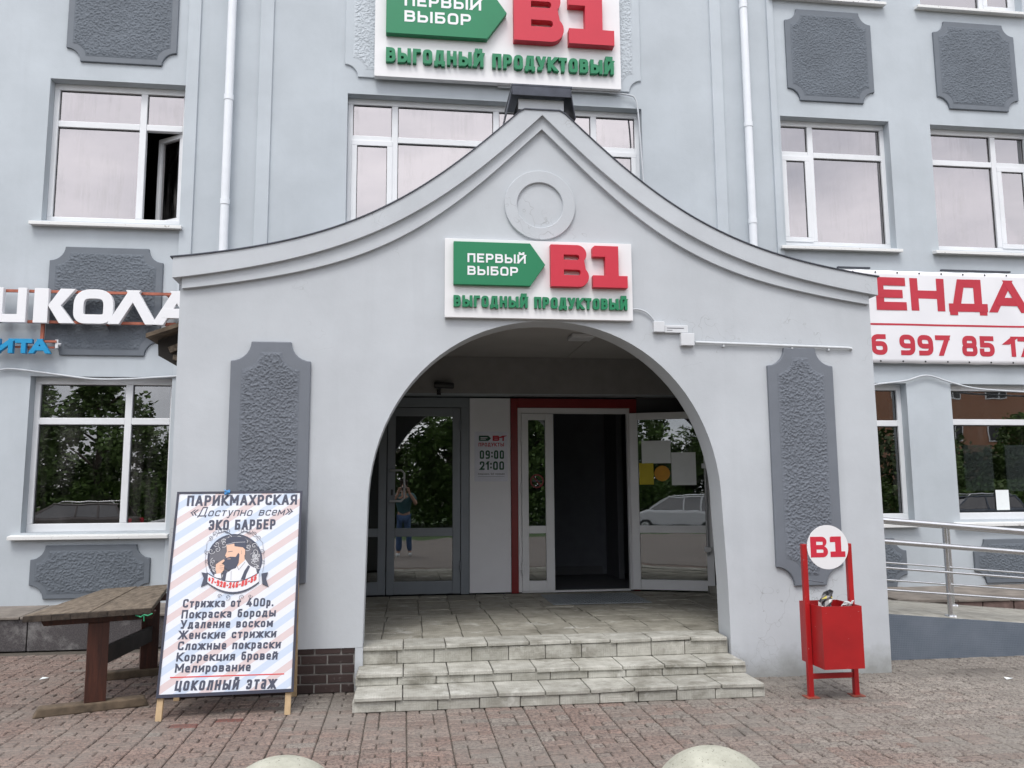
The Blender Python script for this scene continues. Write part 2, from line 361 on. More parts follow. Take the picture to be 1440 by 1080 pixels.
# ---------------------------------------------------------------- stroke lettering
def G(w, *paths): return (w, paths)
r_ = 'r'
GL = {
 'П': G(.6, [(0, 0), (0, 1), (1, 1), (1, 0)]), 'Е': G(.54, [(1, 1), (0, 1), (0, 0), (1, 0)], [(0, .5), (.85, .5)]),
 'Р': G(.58, [(0, 0), (0, 1), (1, 1, r_), (1, .42, r_), (0, .42)]),
 'В': G(.6, [(0, .53), (0, 1), (.95, 1, r_), (.95, .53, r_), (0, .53), (0, 0), (1, 0, r_), (1, .53, r_), (.5, .53)]),
 'Б': G(.58, [(.9, 1), (0, 1), (0, 0), (1, 0, r_), (1, .56, r_), (0, .56)]),
 'Ь': G(.58, [(0, 1), (0, 0), (1, 0, r_), (1, .56, r_), (0, .56)]),
 'Ы': G(.84, [(0, 1), (0, 0), (.64, 0, r_), (.64, .56, r_), (0, .56)], [(1, 0), (1, 1)]),
 'И': G(.64, [(0, 1), (0, 0)], [(1, 1), (1, 0)], [(0, .02), (1, .98)]), 
 'Й': G(.64, [(0, 1), (0, 0)], [(1, 1), (1, 0)], [(0, .02), (1, .98)], [(.2, 1.36), (.2, 1.2, r_), (.8, 1.2, r_), (.8, 1.36)]),
 'О': G(.6, ['c', (.5, 0), (1, 0, r_), (1, 1, r_), (0, 1, r_), (0, 0, r_), (.5, 0)]),
 'Г': G(.5, [(0, 0), (0, 1), (1, 1)]), 'Т': G(.56, [(0, 1), (1, 1)], [(.5, 0), (.5, 1)]),
 'Д': G(.68, [(.1, 0), (.28, 1), (.84, 1), (.84, 0)], [(-.02, 0), (1.02, 0)], [(0, -.14), (0, 0)], [(1, -.14), (1, 0)]),
 'Н': G(.62, [(0, 0), (0, 1)], [(1, 0), (1, 1)], [(0, .5), (1, .5)]),
 'У': G(.6, [(0, 1), (.5, .36)], [(1, 1), (.42, 0), (.12, 0)]),
 'К': G(.62, [(0, 0), (0, 1)], [(1, 1), (.18, .5)], [(.18, .5), (1, 0)], [(0, .5), (.2, .5)]),
 'Ш': G(.9, [(0, 1), (0, 0), (1, 0), (1, 1)], [(.5, 0), (.5, 1)]), 'Ц': G(.66, [(0, 1), (0, 0), (1, 0), (1, 1)], [(1.1, -.16), (1.1, 0)], [(1, 0), (1.1, 0)]),
 'Λ': G(.66, [(0, 0), (.46, 1)], [(.54, 1), (1, 0)]), 'А': G(.66, [(0, 0), (.46, 1)], [(.54, 1), (1, 0)], [(.2, .28), (.8, .28)]),
 'Л': G(.62, [(0, 0), (.12, 0), (.28, 1), (1, 1), (1, 0)]),
 'Э': G(.58, [(0, .86), (0, 1, r_), (1, 1, r_), (1, 0, r_), (0, 0, r_), (0, .14)], [(.4, .5), (1, .5)]),
 'С': G(.58, [(1, .84), (1, 1, r_), (0, 1, r_), (0, 0, r_), (1, 0, r_), (1, .16)]),
 'Х': G(.62, [(0, 0), (1, 1)], [(0, 1), (1, 0)]), 'М': G(.78, [(0, 0), (0, 1)], [(1, 0), (1, 1)], [(.02, 1), (.5, .3)], [(.98, 1), (.5, .3)]),
 'Я': G(.6, [(1, 0), (1, 1), (0, 1, r_), (0, .42, r_), (1, .42)], [(.5, .42), (0, 0)]),
 'Ж': G(.88, [(.5, 0), (.5, 1)], [(0, 1), (.4, .5)], [(.4, .5), (0, 0)], [(1, 1), (.6, .5)], [(.6, .5), (1, 0)], [(.4, .5), (.6, .5)]),
 'а': G(.54, [(.05, 1), (1, 1, r_), (1, 0)], [(1, .55), (0, .55, r_), (0, 0, r_), (1, 0)]),
 'б': G(.56, [(.95, 1.45), (0, 1.45, r_), (0, 0, r_), (1, 0, r_), (1, .9, r_), (0, .9)]),
 'е': G(.56, [(0, .48), (1, .48), (1, 1, r_), (0, 1, r_), (0, 0, r_), (.95, 0)]),
 'р': G(.56, [(0, -.42), (0, 1), (1, 1, r_), (1, 0, r_), (0, 0)]),
 'у': G(.56, [(0, 1), (.5, .1)], [(1, 1), (.4, -.4), (.1, -.4)]),
 '0': G(.56, ['c', (.5, 0), (1, 0, r_), (1, 1, r_), (0, 1, r_), (0, 0, r_), (.5, 0)]), '1': G(.34, [(1, 0), (1, 1)], [(.05, .78), (1, 1)]),
 '2': G(.56, [(0, .75), (0, 1, r_), (1, 1, r_), (1, .55, r_), (0, 0), (1, 0)]), '4': G(.6, [(.75, 0), (.75, .5)], [(.6, 1), (0, .25), (1, .25)]),
 '5': G(.56, [(.95, 1), (.05, 1), (.05, .58), (1, .58, r_), (1, 0, r_), (0, 0, r_), (0, .2)]),
 '6': G(.58, [(.9, 1), (0, 1, r_), (0, 0, r_), (1, 0, r_), (1, .56, r_), (0, .56)]), '9': G(.58, [(.1, 0), (1, 0, r_), (1, 1, r_), (0, 1, r_), (0, .44, r_), (1, .44)]),
 '7': G(.54, [(0, 1), (1, 1)], [(.98, 1), (.35, 0)]), '8': G(.58, ['c', (.5, .53), (.95, .53, r_), (.95, 1, r_), (.05, 1, r_), (.05, .53, r_), (.5, .53)], ['c', (.5, 0), (1, 0, r_), (1, .53, r_), (0, .53, r_), (0, 0, r_), (.5, 0)]),
 '+': G(.5, [(0, .45), (1, .45)], [(.5, .15), (.5, .75)]), '-': G(.36, [(0, .45), (1, .45)]), '.': G(.17, [(.5, 0), (.5, .01)]), ',': G(.17, [(.5, 0), (.2, -.15)]),
 ':': G(.17, [(.5, .22), (.5, .23)], [(.5, .75), (.5, .76)]), '«': G(.5, [(.45, .7), (0, .4)], [(0, .4), (.45, .1)], [(1, .7), (.55, .4)], [(.55, .4), (1, .1)]),
 '»': G(.5, [(0, .7), (.45, .4)], [(.45, .4), (0, .1)], [(.55, .7), (1, .4)], [(1, .4), (.55, .1)]), '(': G(.3, [(1, 1), (0, .5)]),
}
for a, b in zip('вгдежийклмнопстцэяыьш', 'ВГДЕЖИЙКЛМНОПСТЦЭЯЫЬШ'.replace('Е', 'Е')):
    if a not in GL: GL[a] = GL[b]
def round_path(P, rad):
    out = []
    for i, p in enumerate(P):
        q = Vector(p[:2])
        if len(p) > 2 and 0 < i < len(P)-1:
            a = Vector(P[i-1][:2]); b = Vector(P[i+1][:2])
            la, lb = (a-q).length, (b-q).length; rr = min(rad, la*.5, lb*.5)
            s = q+(a-q)*(rr/la); e = q+(b-q)*(rr/lb)
            for k in range(7):
                t = k/6; out.append(s*(1-t)**2+q*2*t*(1-t)+e*t*t)
        else: out.append(q)
    res = [out[0]]
    for q in out[1:]:
        if (q-res[-1]).length > 1e-5: res.append(q)
    return res
def ribbon(P, t, closed):
    L = []; Rr = []; n = len(P); h = t/2
    if closed: P = P[:-1] if (P[0]-P[-1]).length < 1e-5 else P; n = len(P)
    for i in range(n):
        if closed: d0 = (P[i]-P[i-1]).normalized(); d1 = (P[(i+1) % n]-P[i]).normalized()
        else:
            d0 = (P[i]-P[i-1]).normalized() if i > 0 else None; d1 = (P[i+1]-P[i]).normalized() if i < n-1 else None
        if d0 is None or d1 is None:
            d = d1 if d0 is None else d0; sgn = -1 if d0 is None else 1; e = P[i]
            if abs(d.y) >= .35:      # cut level
                e = e+d*(sgn*h/max(abs(d.y), .35)*1.0); hx = h/abs(d.y); o = Vector((-hx if d.y > 0 else hx, 0))
            else:
                e = e+d*(sgn*h/max(abs(d.x), .35)); hy = h/abs(d.x); o = Vector((0, hy if d.x > 0 else -hy))
            L.append(e+o); Rr.append(e-o)
        else:
            m = Vector((-d0.y-d1.y, d0.x+d1.x)); 
            if m.length < 1e-4: m = Vector((-d0.y, d0.x))
            m.normalize(); k = h/max(m.dot(Vector((-d0.y, d0.x))), .38); L.append(P[i]+m*k); Rr.append(P[i]-m*k)
    return L, Rr
def lettering(mb, s, x0, x1, z0, H, t, fn, d0, d1, gap=.16, space=.32, shear=0, xh=.74, rad=.28, curve=None):
    """lettering of cap height H from (x0,z0) to x1; t = stroke as a share of H; lower case stands xh*H high"""
    widths = []
    for ch in s:
        if ch == ' ': widths.append(space)
        else:
            low = ch.islower(); widths.append(GL[ch][0]*(xh if low else 1)*(1.08 if low else 1))
    natural = sum(widths); total = (x1-x0)/H; k = (total-gap*(len(s)-1))/natural
    x = 0; lift = 0
    for ch, w_ in zip(s, widths):
        w_ *= k
        if ch != ' ':
            hh = xh if ch.islower() else 1.0
            for pth in GL[ch][1]:
                closed = pth[0] == 'c'; pp = pth[1:] if closed else pth
                tt = min(t, w_*.46)
                Q = [((x+t/2+p[0]*max(w_-t, .02)), (t/2+p[1]*(hh-t)))+tuple(p[2:]) for p in pp]
                if ch in '.:': Q = [(x+w_/2, q[1]-t*.45), (x+w_/2, q[1]+t*.45)] if False else [(x+w_/2, Q[0][1]), (x+w_/2, Q[0][1]+.02)]
                P = round_path(Q, rad); L, Rr = ribbon(P, t, closed); n = len(L)
                def mp_(q, d):
                    u = q.x+shear*q.y; v = q.y
                    if curve: v += curve(u/total)
                    return fn(x0+u*H, z0+v*H, d)
                e_ = max(.00012, .0012*H); top = d1+lift*e_; lift = (lift+1.3) % 7.7
                V = [mp_(q, d0) for q in L+Rr]+[mp_(q, top+e_*i/n) for S in (L, Rr) for i, q in enumerate(S)]; F = []
                rng = range(n if closed else n-1)
                for i in rng:
                    j = (i+1) % n
                    F += [(2*n+i, 2*n+j, 3*n+j, 3*n+i), (i, n+i, n+j, j), (i, j, 2*n+j, 2*n+i), (n+i, 3*n+i, 3*n+j, n+j)]
                if not closed: F += [(0, 2*n, 3*n, n), (n-1, 2*n-1, 4*n-1, 3*n-1)]
                mb.add(V, F)
        x += w_+gap
    return mb
def roughcast_field(poly, fn, base, amp, cell, name, mat, parent, seed=0, freq=55):
    """sprayed render: a fine grid with lumpy worm-like relief that dies out at the field's edge"""
    from mathutils import noise as mn
    P = np.array(poly); x0, z0 = P.min(0); x1, z1 = P.max(0); nx = int((x1-x0)/cell)+1; nz_ = int((z1-z0)/cell)+1
    xs = np.linspace(x0, x1, nx+1); zs = np.linspace(z0, z1, nz_+1); X, Z = np.meshgrid(xs, zs, indexing='ij')
    inside = np.zeros(X.shape, bool); dist = np.full(X.shape, 9.)
    for i in range(len(P)):
        a, b = P[i], P[(i+1) % len(P)]
        c = ((a[1] > Z) != (b[1] > Z)); 
        with np.errstate(divide='ignore', invalid='ignore'): xi = (b[0]-a[0])*(Z-a[1])/(b[1]-a[1])+a[0]
        inside ^= c & (X < xi)
        d = b-a; L = max((d*d).sum(), 1e-12); t = np.clip(((X-a[0])*d[0]+(Z-a[1])*d[1])/L, 0, 1); dist = np.minimum(dist, np.hypot(X-a[0]-t*d[0], Z-a[1]-t*d[1]))
    f = np.where(inside, np.clip(dist/.03, 0, 1), 0); Hh = np.zeros(X.shape)
    for i in range(nx+1):
        for j in range(nz_+1):
            if f[i, j] > 0:
                p = Vector((X[i, j]+seed*3.7, Z[i, j], seed)); 
                q = p*freq+Vector((mn.noise(p*freq*.5)*.7, mn.noise(p*freq*.5+Vector((5, 1, 2)))*.7, 0))
                t_ = mn.noise(q)*1.5+.45*mn.noise(p*freq*2.0); Hh[i, j] = min(1, max(0, t_*1.6+.25))
    m = MB(); idx = {}; V = []; F = []
    ok = inside & (dist > .004)
    for i in range(nx):
        for j in range(nz_):
            if ok[i, j] or ok[i+1, j] or ok[i, j+1] or ok[i+1, j+1]:
                q = []
                for a, b in ((i, j), (i+1, j), (i+1, j+1), (i, j+1)):
                    if (a, b) not in idx: idx[(a, b)] = len(V); V.append(fn(X[a, b], Z[a, b], base+f[a, b]*(.003+amp*max(0, Hh[a, b]))-(.004 if not inside[a, b] else 0)))
                    q.append(idx[(a, b)])
                F.append(q)
    m.add(V, F); return m.build(name, mat, parent, smooth=180)

# ================================================================ SETTING
FY = 9.9                                  # facade plane
PY = 6.95                                 # porch front plane
ZL = .345                                 # landing level
# ---- paved forecourt: real blocks with open joints where the photo sees them, a plain sheet beyond
mb = MB(); mb.use(joint).box(-60, 70, -7.0, 16, -.30, -.014); 
mb.use(pave_m)
def block(x0, x1, y0, y1):
    g = .0025; j = rnd.uniform(-.003, .003); b = .007
    cx, cy = (x0+x1)/2, (y0+y1)/2
    red = .5+.5*math.tanh((.9-cx*.55-(cy-5.6)*.5)+rnd.gauss(0, .75))
    if cy > 6.45 and -1 < cx < 5: red *= .2
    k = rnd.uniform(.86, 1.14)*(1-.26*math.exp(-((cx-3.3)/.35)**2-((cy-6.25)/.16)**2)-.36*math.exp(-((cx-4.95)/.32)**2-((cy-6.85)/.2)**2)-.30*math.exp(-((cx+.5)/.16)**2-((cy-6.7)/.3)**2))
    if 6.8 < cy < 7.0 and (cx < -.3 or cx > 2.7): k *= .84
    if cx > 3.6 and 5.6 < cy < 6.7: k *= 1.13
    a = (.222, .160, .134); c = (.236, .215, .188)
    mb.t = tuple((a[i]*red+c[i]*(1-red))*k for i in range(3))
    if (abs(cx+1.48) < .12 and abs(cy-6.22) < .045) or (abs(cx+1.22) < .12 and abs(cy-6.32) < .045): mb.t = (.16, .062, .05)
    x0 += g+rnd.uniform(0, .003); x1 -= g; y0 += .0042; y1 -= .0042+rnd.uniform(0, .003); z = j; tl = rnd.uniform(-.002, .002); t2 = rnd.uniform(-.002, .002)
    V = [(x0, y0, -.016), (x1, y0, -.016), (x1, y1, -.016), (x0, y1, -.016), (x0, y0, z-b+tl), (x1, y0, z-b+t2), (x1, y1, z-b-tl), (x0, y1, z-b-t2),
         (x0+b, y0+b, z+tl), (x1-b, y0+b, z+t2), (x1-b, y1-b, z-tl), (x0+b, y1-b, z-t2)]
    mb.add(V, [(0, 1, 5, 4), (1, 2, 6, 5), (2, 3, 7, 6), (3, 0, 4, 7), (4, 5, 9, 8), (5, 6, 10, 9), (6, 7, 11, 10), (7, 4, 8, 11), (8, 9, 10, 11)])
W3 = .285
for ci in range(-26, 34):
    X0 = ci*W3+.03; ph = rnd.randrange(2)
    for ri in range(0, 62):
        Y0 = 3.1+ri*W3/3
        if Y0 > 9.3: break
        if -.33 < X0 and X0+W3 < 2.75 and Y0 > 6.5: continue
        if abs(X0) > 3.2+(Y0-3)*.95: continue
        s = W3*2/3 if (ri+ph) % 2 == 0 else W3/3
        if rnd.random() < .06: s = W3-s
        block(X0, X0+s, Y0, Y0+W3/3); block(X0+s, X0+W3, Y0, Y0+W3/3)
mb.t = (.235, .2, .178)
# outer blocks drawn as larger slabs (only seen mirrored in the glass or from the side)
for gx in range(-30, 36):
    for gy in range(-7, 10):
        x0, y0 = gx*2.0, gy*1.0-.05
        cx = x0+1; 
        if y0 >= 2.9 and abs(cx) < 4+(y0-3)*.95: continue
        if y0 > 9: continue
        k = rnd.uniform(.92, 1.06); mb.t = (.235*k, .205*k, .185*k)
        mb.add([(x0, y0, -.008), (x0+2, y0, -.008), (x0+2, y0+1, -.008), (x0, y0+1, -.008)], [(0, 1, 2, 3)])
tag(mb.build('forecourt_paving'), kind='structure')
mb = MB(); mb.box(-250, 250, -260, 16, -.8, -.46); tag(mb.build('ground', simple('bare_earth', (.10, .095, .07), .95, 0, .3, 2)), kind='structure')
mb = MB(); mb.box(-90, 100, -16.0, -9.8, -.45, -.32); tag(mb.build('road', simple('asphalt', (.065, .065, .066), .9, 0, .2, 3, .3, 120)), kind='structure')
mb = MB(); mb.box(-90, 100, -9.8, -9.65, -.45, -.10); tag(mb.build('kerb', conc_m), kind='structure')

# ================================================================ MAIN BUILDING
bld = thing('shop_building', 'pale grey plastered three storey building with white windows and dark panels behind the porch', 'building', (2, FY, 0))
WIN = {  # x0,x1,z0,z1
 'UL': (-4.2, -2.65, 4.72, 6.46), 'UC': (-.74, 3.0, 4.72, 6.47), 'A1': (4.89, 6.43, 4.72, 6.48), 'A2': (7.03, 8.58, 4.72, 6.47),
 'T1': (4.89, 6.43, 8.19, 9.95), 'T2': (7.02, 8.57, 8.19, 9.95), 'T0': (-4.2, -2.65, 8.19, 9.95), 'TC': (-.74, 3.0, 8.5, 9.95),
 'LL': (-4.2, -2.65, 1.15, 2.9), 'R1': (4.89, 6.43, 1.16, 2.92), 'R2': (7.05, 8.6, 1.16, 2.92),
 'LM': (-6.35, -4.8, 1.15, 2.9), 'UM': (-6.35, -4.8, 4.72, 6.46)}
DOOR = (-1.2, 4.0, ZL-.1, 2.74)
holes = list(WIN.values())+[DOOR]
XS = sorted({-9., 13., *[h[0] for h in holes], *[h[1] for h in holes]}); ZS = sorted({0., 11.2, *[h[2] for h in holes], *[h[3] for h in holes]})
mb = MB(); WT = .42
for i in range(len(XS)-1):
    for k in range(len(ZS)-1):
        x0, x1, z0, z1 = XS[i], XS[i+1], ZS[k], ZS[k+1]; cx, cz = (x0+x1)/2, (z0+z1)/2
        if any(h[0] < cx < h[1] and h[2] < cz < h[3] for h in holes): continue
        mb.add([(x0, FY, z0), (x1, FY, z0), (x1, FY, z1), (x0, FY, z1)], [(0, 1, 2, 3)])
        mb.add([(x0, FY+WT, z0), (x1, FY+WT, z0), (x1, FY+WT, z1), (x0, FY+WT, z1)], [(3, 2, 1, 0)])
for x0, x1, z0, z1 in holes:
    a = [(x0, z0), (x1, z0), (x1, z1), (x0, z1)]
    for i in range(4):
        p, q = a[i], a[(i+1) % 4]; mb.add([(p[0], FY, p[1]), (q[0], FY, q[1]), (q[0], FY+WT, q[1]), (p[0], FY+WT, p[1])], [(0, 1, 2, 3)])
fw = mb.build('facade_wall', wall_m, bld)
# body of the house behind the facade: side walls, back, roof, floors
mb = MB(); mb.use(wall_m).box(-9, -8.7, FY+WT, 20, 0, 11.2).box(12.7, 13, FY+WT, 20, 0, 11.2).box(-9, 13, 20, 20.3, 0, 11.2)
mb.build('outer_walls', None, bld)
mb = MB(); mb.box(-9.25, 13.25, FY-.25, 20.5, 11.2, 11.45); mb.build('roof', capm, bld)
mb = MB(); mb.use(dark_m)
mb.box(-8.7, 12.7, 13.2, 13.3, 0, 11.2)
for z in (3.55, 7.3): mb.box(-8.7, 12.7, FY+WT+.001, 13.2, z, z+.25)
mb.box(-8.7, 12.7, FY+WT+.001, 13.2, ZL-.12, ZL-.012)
mb.use(shop_m).box(1.705, 4.19, 12.2, 12.25, ZL, 3.4).box(-1.4, -1.3, FY+WT+.001, 13.2, ZL, 3.5).box(4.2, 4.3, FY+WT+.001, 13.2, ZL, 3.5)
mb.box(1.6, 1.7, 11.6, 13.1, ZL, 3.4)
mb.use(dark_m).box(2.98, 3.06, 11.5, 12.2, ZL, 3.4).box(1.705, 2.9, 12.14, 12.199, ZL, ZL+.12).box(1.705, 2.0, 11.7, 12.13, ZL, ZL+.95)
mb.build('interior_walls', None, bld)

def window(nm, xs, zt, sash=(), gl=glass_up, tilt=None, zs=None):
    """frame bars between the mullion lines xs and the transom zt; panes and a sill as sub-parts"""
    x0, x1, z0, z1 = WIN[nm]; fy = FY+.13; D = .07; T = .062
    m = MB()
    m.box(x0, x1, fy, fy+D, z1-T-.015, z1).box(x0, x1, fy, fy+D, z0, z0+T+.03)
    ed = [x0]+list(xs)+[x1]
    m.box(x0, x0+T, fy, fy+D, z0+T+.03, z1-T-.015).box(x1-T, x1, fy, fy+D, z0+T+.03, z1-T-.015)
    for x in xs: m.box(x-T*.62, x+T*.62, fy-.002, fy+D-.002, z0+T+.03, z1-T-.015)
    lo = lambda i: ed[i]+(T if i == 0 else T*.62); hi = lambda i: ed[i+1]-(T if i == len(ed)-2 else T*.62)
    for i in range(len(ed)-1): m.box(lo(i), hi(i), fy+.001, fy+D, zt-T*.62, zt+T*.62)
    f = m.build('window', white_m, bld, .006)
    k = 0
    for i in range(len(ed)-1):
        for up in (0, 1):
            a, b = (z0+T+.03, zt-T*.62) if not up else (zt+T*.62, z1-T-.015)
            xa, xb = lo(i), hi(i); yy = fy+.035
            if not up and i in sash and tilt != i:
                s = MB(); q = .055; yf = fy-.012
                s.box(xa-.012, xb+.012, yf, yf+.06, b-q, b+.012).box(xa-.012, xb+.012, yf, yf+.06, a-.012, a+q).box(xa-.012, xa+q, yf, yf+.06, a+q, b-q).box(xb-q, xb+.012, yf, yf+.06, a+q, b-q)
                s.build('sash', white_m, f, .005); xa += q; xb -= q; a += q; b -= q; yy = fy+.012
            if not up and tilt == i:
                ang = R(-34); q = .055; wd = xb-xa; s = MB(); px, py = xb, fy+.03
                def rot(x, y, z): x -= wd; return (px+x*math.cos(ang)-y*math.sin(ang), py+x*math.sin(ang)+y*math.cos(ang), z)
                def rb(X0, X1, Y0, Y1, Z0, Z1): s.hexa([rot(X0, Y0, Z0), rot(X1, Y0, Z0), rot(X1, Y1, Z0), rot(X0, Y1, Z0)], [rot(X0, Y0, Z1), rot(X1, Y0, Z1), rot(X1, Y1, Z1), rot(X0, Y1, Z1)])
                rb(0, wd, 0, .06, b-q, b); rb(0, wd, 0, .06, a, a+q); rb(0, q, 0, .06, a+q, b-q); rb(wd-q, wd, 0, .06, a+q, b-q)
                s.build('sash', white_m, f, .004)
                g = MB(); g.add([rot(q, .03, a+q), rot(wd-q, .03, a+q), rot(wd-q, .03, b-q), rot(q, .03, b-q)], [(0, 1, 2, 3)]); g.build('pane', gl, f)
                continue
            g = MB(); g.use(gl).box(xa-.004, xb+.004, yy, yy+.006, a-.004, b+.004)
            g.build('pane', None, f)
            g = MB().use(gasket_m); e = .007
            g.box(xa, xb, yy-.006, yy-.001, b-e-.004, b).box(xa, xa+e, yy-.006, yy-.001, a, b-e-.004).box(xb-e, xb, yy-.006, yy-.001, a, b-e-.004)
            g.build('gasket', None, f); k += 1
    sl = MB(); sl.hexa([(x0-.1, FY-.09, z0-.075), (x1+.03, FY-.09, z0-.075), (x1+.03, fy-.002, z0-.055), (x0-.1, fy-.002, z0-.055)], [(x0-.1, FY-.09, z0-.035), (x1+.03, FY-.09, z0-.035), (x1+.03, fy-.002, z0-.003), (x0-.1, fy-.002, z0-.003)])
    sl.build('sill', oldwhite_m, f, .004)
    return f
# openings cut in the wall stop at z0; the sill board closes the joint below each frame
window('UL', (-3.17,), 5.96, (1,), tilt=1); window('UM', (-5.3,), 5.96)
window('UC', (-.16, 1.12, 2.39), 5.95, (0, 3)); window('A1', (5.36,), 6.01, (0,)); window('A2', (8.04,), 5.99, (1,))
window('T1', (5.36,), 9.4, (0,)); window('T2', (8.04,), 9.4, (1,)); window('T0', (-3.17,), 9.4); window('TC', (-.16, 1.12, 2.39), 9.4)
window('LL', (-3.17,), 2.40, gl=glass_lo); window('LM', (-5.3,), 2.40, gl=glass_lo); window('R1', (5.4,), 2.41, gl=glass_lo); window('R2', (), 2.43, gl=glass_lo)

def notch_poly(x0, x1, z0, z1, r, top=True, bottom=True, n=7):
    """rectangle with quarter-circle bites out of its corners"""
    P = []
    def arc(cx, cz, a0): return [(cx+r*math.cos(R(a0-90*k/n)), cz+r*math.sin(R(a0-90*k/n))) for k in range(n+1)]
    P += arc(x0, z0, 90) if bottom else [(x0, z0)]          # (x0, z0+r) -> (x0+r, z0)
    P += arc(x1, z0, 180) if bottom else [(x1, z0)]
    P += arc(x1, z1, 270) if top else [(x1, z1)]
    P += arc(x0, z1, 360) if top else [(x0, z1)]
    return P
def panel(parent, Y, x0, x1, z0, z1, r, rim=.09, mats=(rim_m, cast_m), proud=.028, top=True, bottom=True, name='wall_panel'):
    m = MB(); fn = face(Y); m.extr(notch_poly(x0, x1, z0, z1, r, top, bottom), fn, -.02, proud)
    p = m.build(name, mats[0], parent, .008)
    roughcast_field(notch_poly(x0+rim, x1-rim, z0+rim, z1-rim, r-.015, top, bottom), fn, proud+.001, .0068 if Y < 8 else .007, .0052 if Y < 8 else .0066, 'roughcast_field', mats[1], p, rnd.random()*9, 68 if Y < 8 else 56)
    return p
for a in ((-4.04, -2.78, 6.68, 8.02), (-4.07, -2.82, 3.14, 4.41), (5.01, 6.24, 6.70, 8.0), (7.16, 8.37, 6.70, 7.97)): panel(bld, FY, *a, .165, .07)
for a in ((-4.07, -2.81, .43, 1.01), (5.02, 6.27, .35, .95), (7.19, 8.45, .37, .92), (-6.2, -4.95, .43, 1.01)): panel(bld, FY, *a, .15, .055)
panel(bld, FY, -.78, 3.0, 6.68, 8.3, .16, .1, (strip_m, cast_lm), .024)
for x0, x1, z1 in ((-2.66, -2.515, 11.15), (-1.81, -1.65, 11.15), (3.96, 4.11, 11.15), (4.76, 4.85, 11.15)):
    m = MB(); m.box(x0, x1, FY-.028, FY+.01, 0, z1); m.build('pilaster_strip', strip_m, bld, .006)
# stone plinth shelf at the foot of the facade, left of the porch, and the raised walk on the right
m = MB(); x = -8.9
while x < -1.9:
    wd = rnd.uniform(.52, .62); m.use(granite_m).box(x+.006, min(x+wd, -1.86)-.006, 9.2+rnd.uniform(0, .006), 9.32, 0, .315); x += wd
m.use(mortar).box(-8.9, -1.86, 9.25, FY+.01, 0, .31)
x = -8.9
while x < -1.9:
    wd = rnd.uniform(.7, 1.0); h = rnd.uniform(-.008, .012); m.use(rubble).hexa([(x+.008, 9.17, .318), (min(x+wd, -1.86), 9.17, .318), (min(x+wd, -1.86), FY+.005, .322), (x+.008, FY+.005, .322)], [(x+.008, 9.17, .345+h), (min(x+wd, -1.86), 9.17, .345+h), (min(x+wd, -1.86), FY+.005, .365+h), (x+.008, FY+.005, .365+h)]); x += wd
m.build('stone_plinth', None, bld, .006)
m = MB(); x = 4.25
while x < 12.9:
    wd = rnd.uniform(.34, .42); m.use(kerbred).box(x+.006, x+wd-.006, 8.86+rnd.uniform(0, .012), 9.0, 0, .30+rnd.uniform(-.01, .01)); x += wd
m.use(mortar).box(4.22, 12.9, 8.99, FY+.01, 0, .29)
x = 4.25
while x < 12.9:
    wd = rnd.uniform(.55, .8); h = rnd.uniform(-.015, .02); m.use(rubble).hexa([(x+.01, 8.85, .297), (x+wd, 8.85, .297), (x+wd, FY+.005, .30), (x+.01, FY+.005, .30)], [(x+.01, 8.85, .325+h), (x+wd, 8.85, .325+h*.3), (x+wd, FY+.005, .35), (x+.01, FY+.005, .35+h)]); x += wd
m.build('raised_walk', None, bld, .005)

# ================================================================ PORCH
por = thing('entrance_porch', 'pale grey porch with an arched opening and a curved pointed gable', 'porch', (1.18, PY, 0))
AX, AR, AZ = 1.18, 3.05, 0
TOP = [(0, 5.08), (.19, 4.915), (.42, 4.685), (.61, 4.52), (.935, 4.26), (1.19, 4.085), (1.27, 4.03), (1.55, 3.895), (1.72, 3.80), (1.99, 3.715), (2.34, 3.61), (2.72, 3.545), (3.07, 3.49)]
L1 = [(0, 4.88), (.19, 4.69), (.36, 4.535), (.69, 4.25), (.97, 4.045), (1.27, 3.86), (1.45, 3.755), (1.75, 3.63), (2.03, 3.545), (2.36, 3.455), (2.75, 3.37), (3.06, 3.325)]
L2 = [(0, 4.76), (.26, 4.52), (.56, 4.22), (.87, 3.975), (1.28, 3.72), (1.58, 3.565), (1.71, 3.515), (2.0, 3.43), (2.3, 3.365), (2.53, 3.315), (2.99, 3.245)]
def prof(T, n=60, dmax=None, deg=5):
    d = np.array([t[0] for t in T]); z = np.array([t[1] for t in T]); c = np.polyfit(d, z, deg); dm = dmax or d[-1]
    return [(x, float(np.polyval(c, x))) for x in np.linspace(0, dm, n)]
def both(P): return [(AX-d, z) for d, z in P[::-1]]+[(AX+d, z) for d, z in P[1:]]
pT, p1, p2 = [(d, min(z, 4.918)) for d, z in prof(TOP)], prof(L1, dmax=3.07), prof(L2, dmax=2.99)
XL, XR, TH = -1.842, 4.203, .27
# arched opening, front wall as one polygon
AC, AHW, AS = 1.215, 1.535, 1.45
def arch(n=44):
    P = []
    for k in range(n+1):
        a = math.pi*k/n; cx = math.cos(a); sx = math.sin(a)
        P.append((AC-AHW*.985*math.copysign(abs(cx)**.96, cx), AS+1.585*abs(sx)**.97))
    return [(AC-AHW, -.02), (AC-AHW, .8)]+P+[(AC+AHW+.005, .8), (AC+AHW+.015, -.02)]
wtop = [(x, z-.06) for x, z in both(prof(TOP, 60, 3.02)) if XL < x < XR]
zl = wtop[0][1]; zr = wtop[-1][1]
outer = [(XL, .345)]+[(XL, zl)]+wtop+[(XR, zr), (XR+.01, 1.2), (XR, -.02)]+arch()[::-1][:-2]+[(AC-AHW, .345)]
m = MB(); m.extr_holes([outer], lambda u, v, w_: (u, PY+w_, v), 0, TH); fr = m.build('front_wall', porch_m, por, smooth=25)
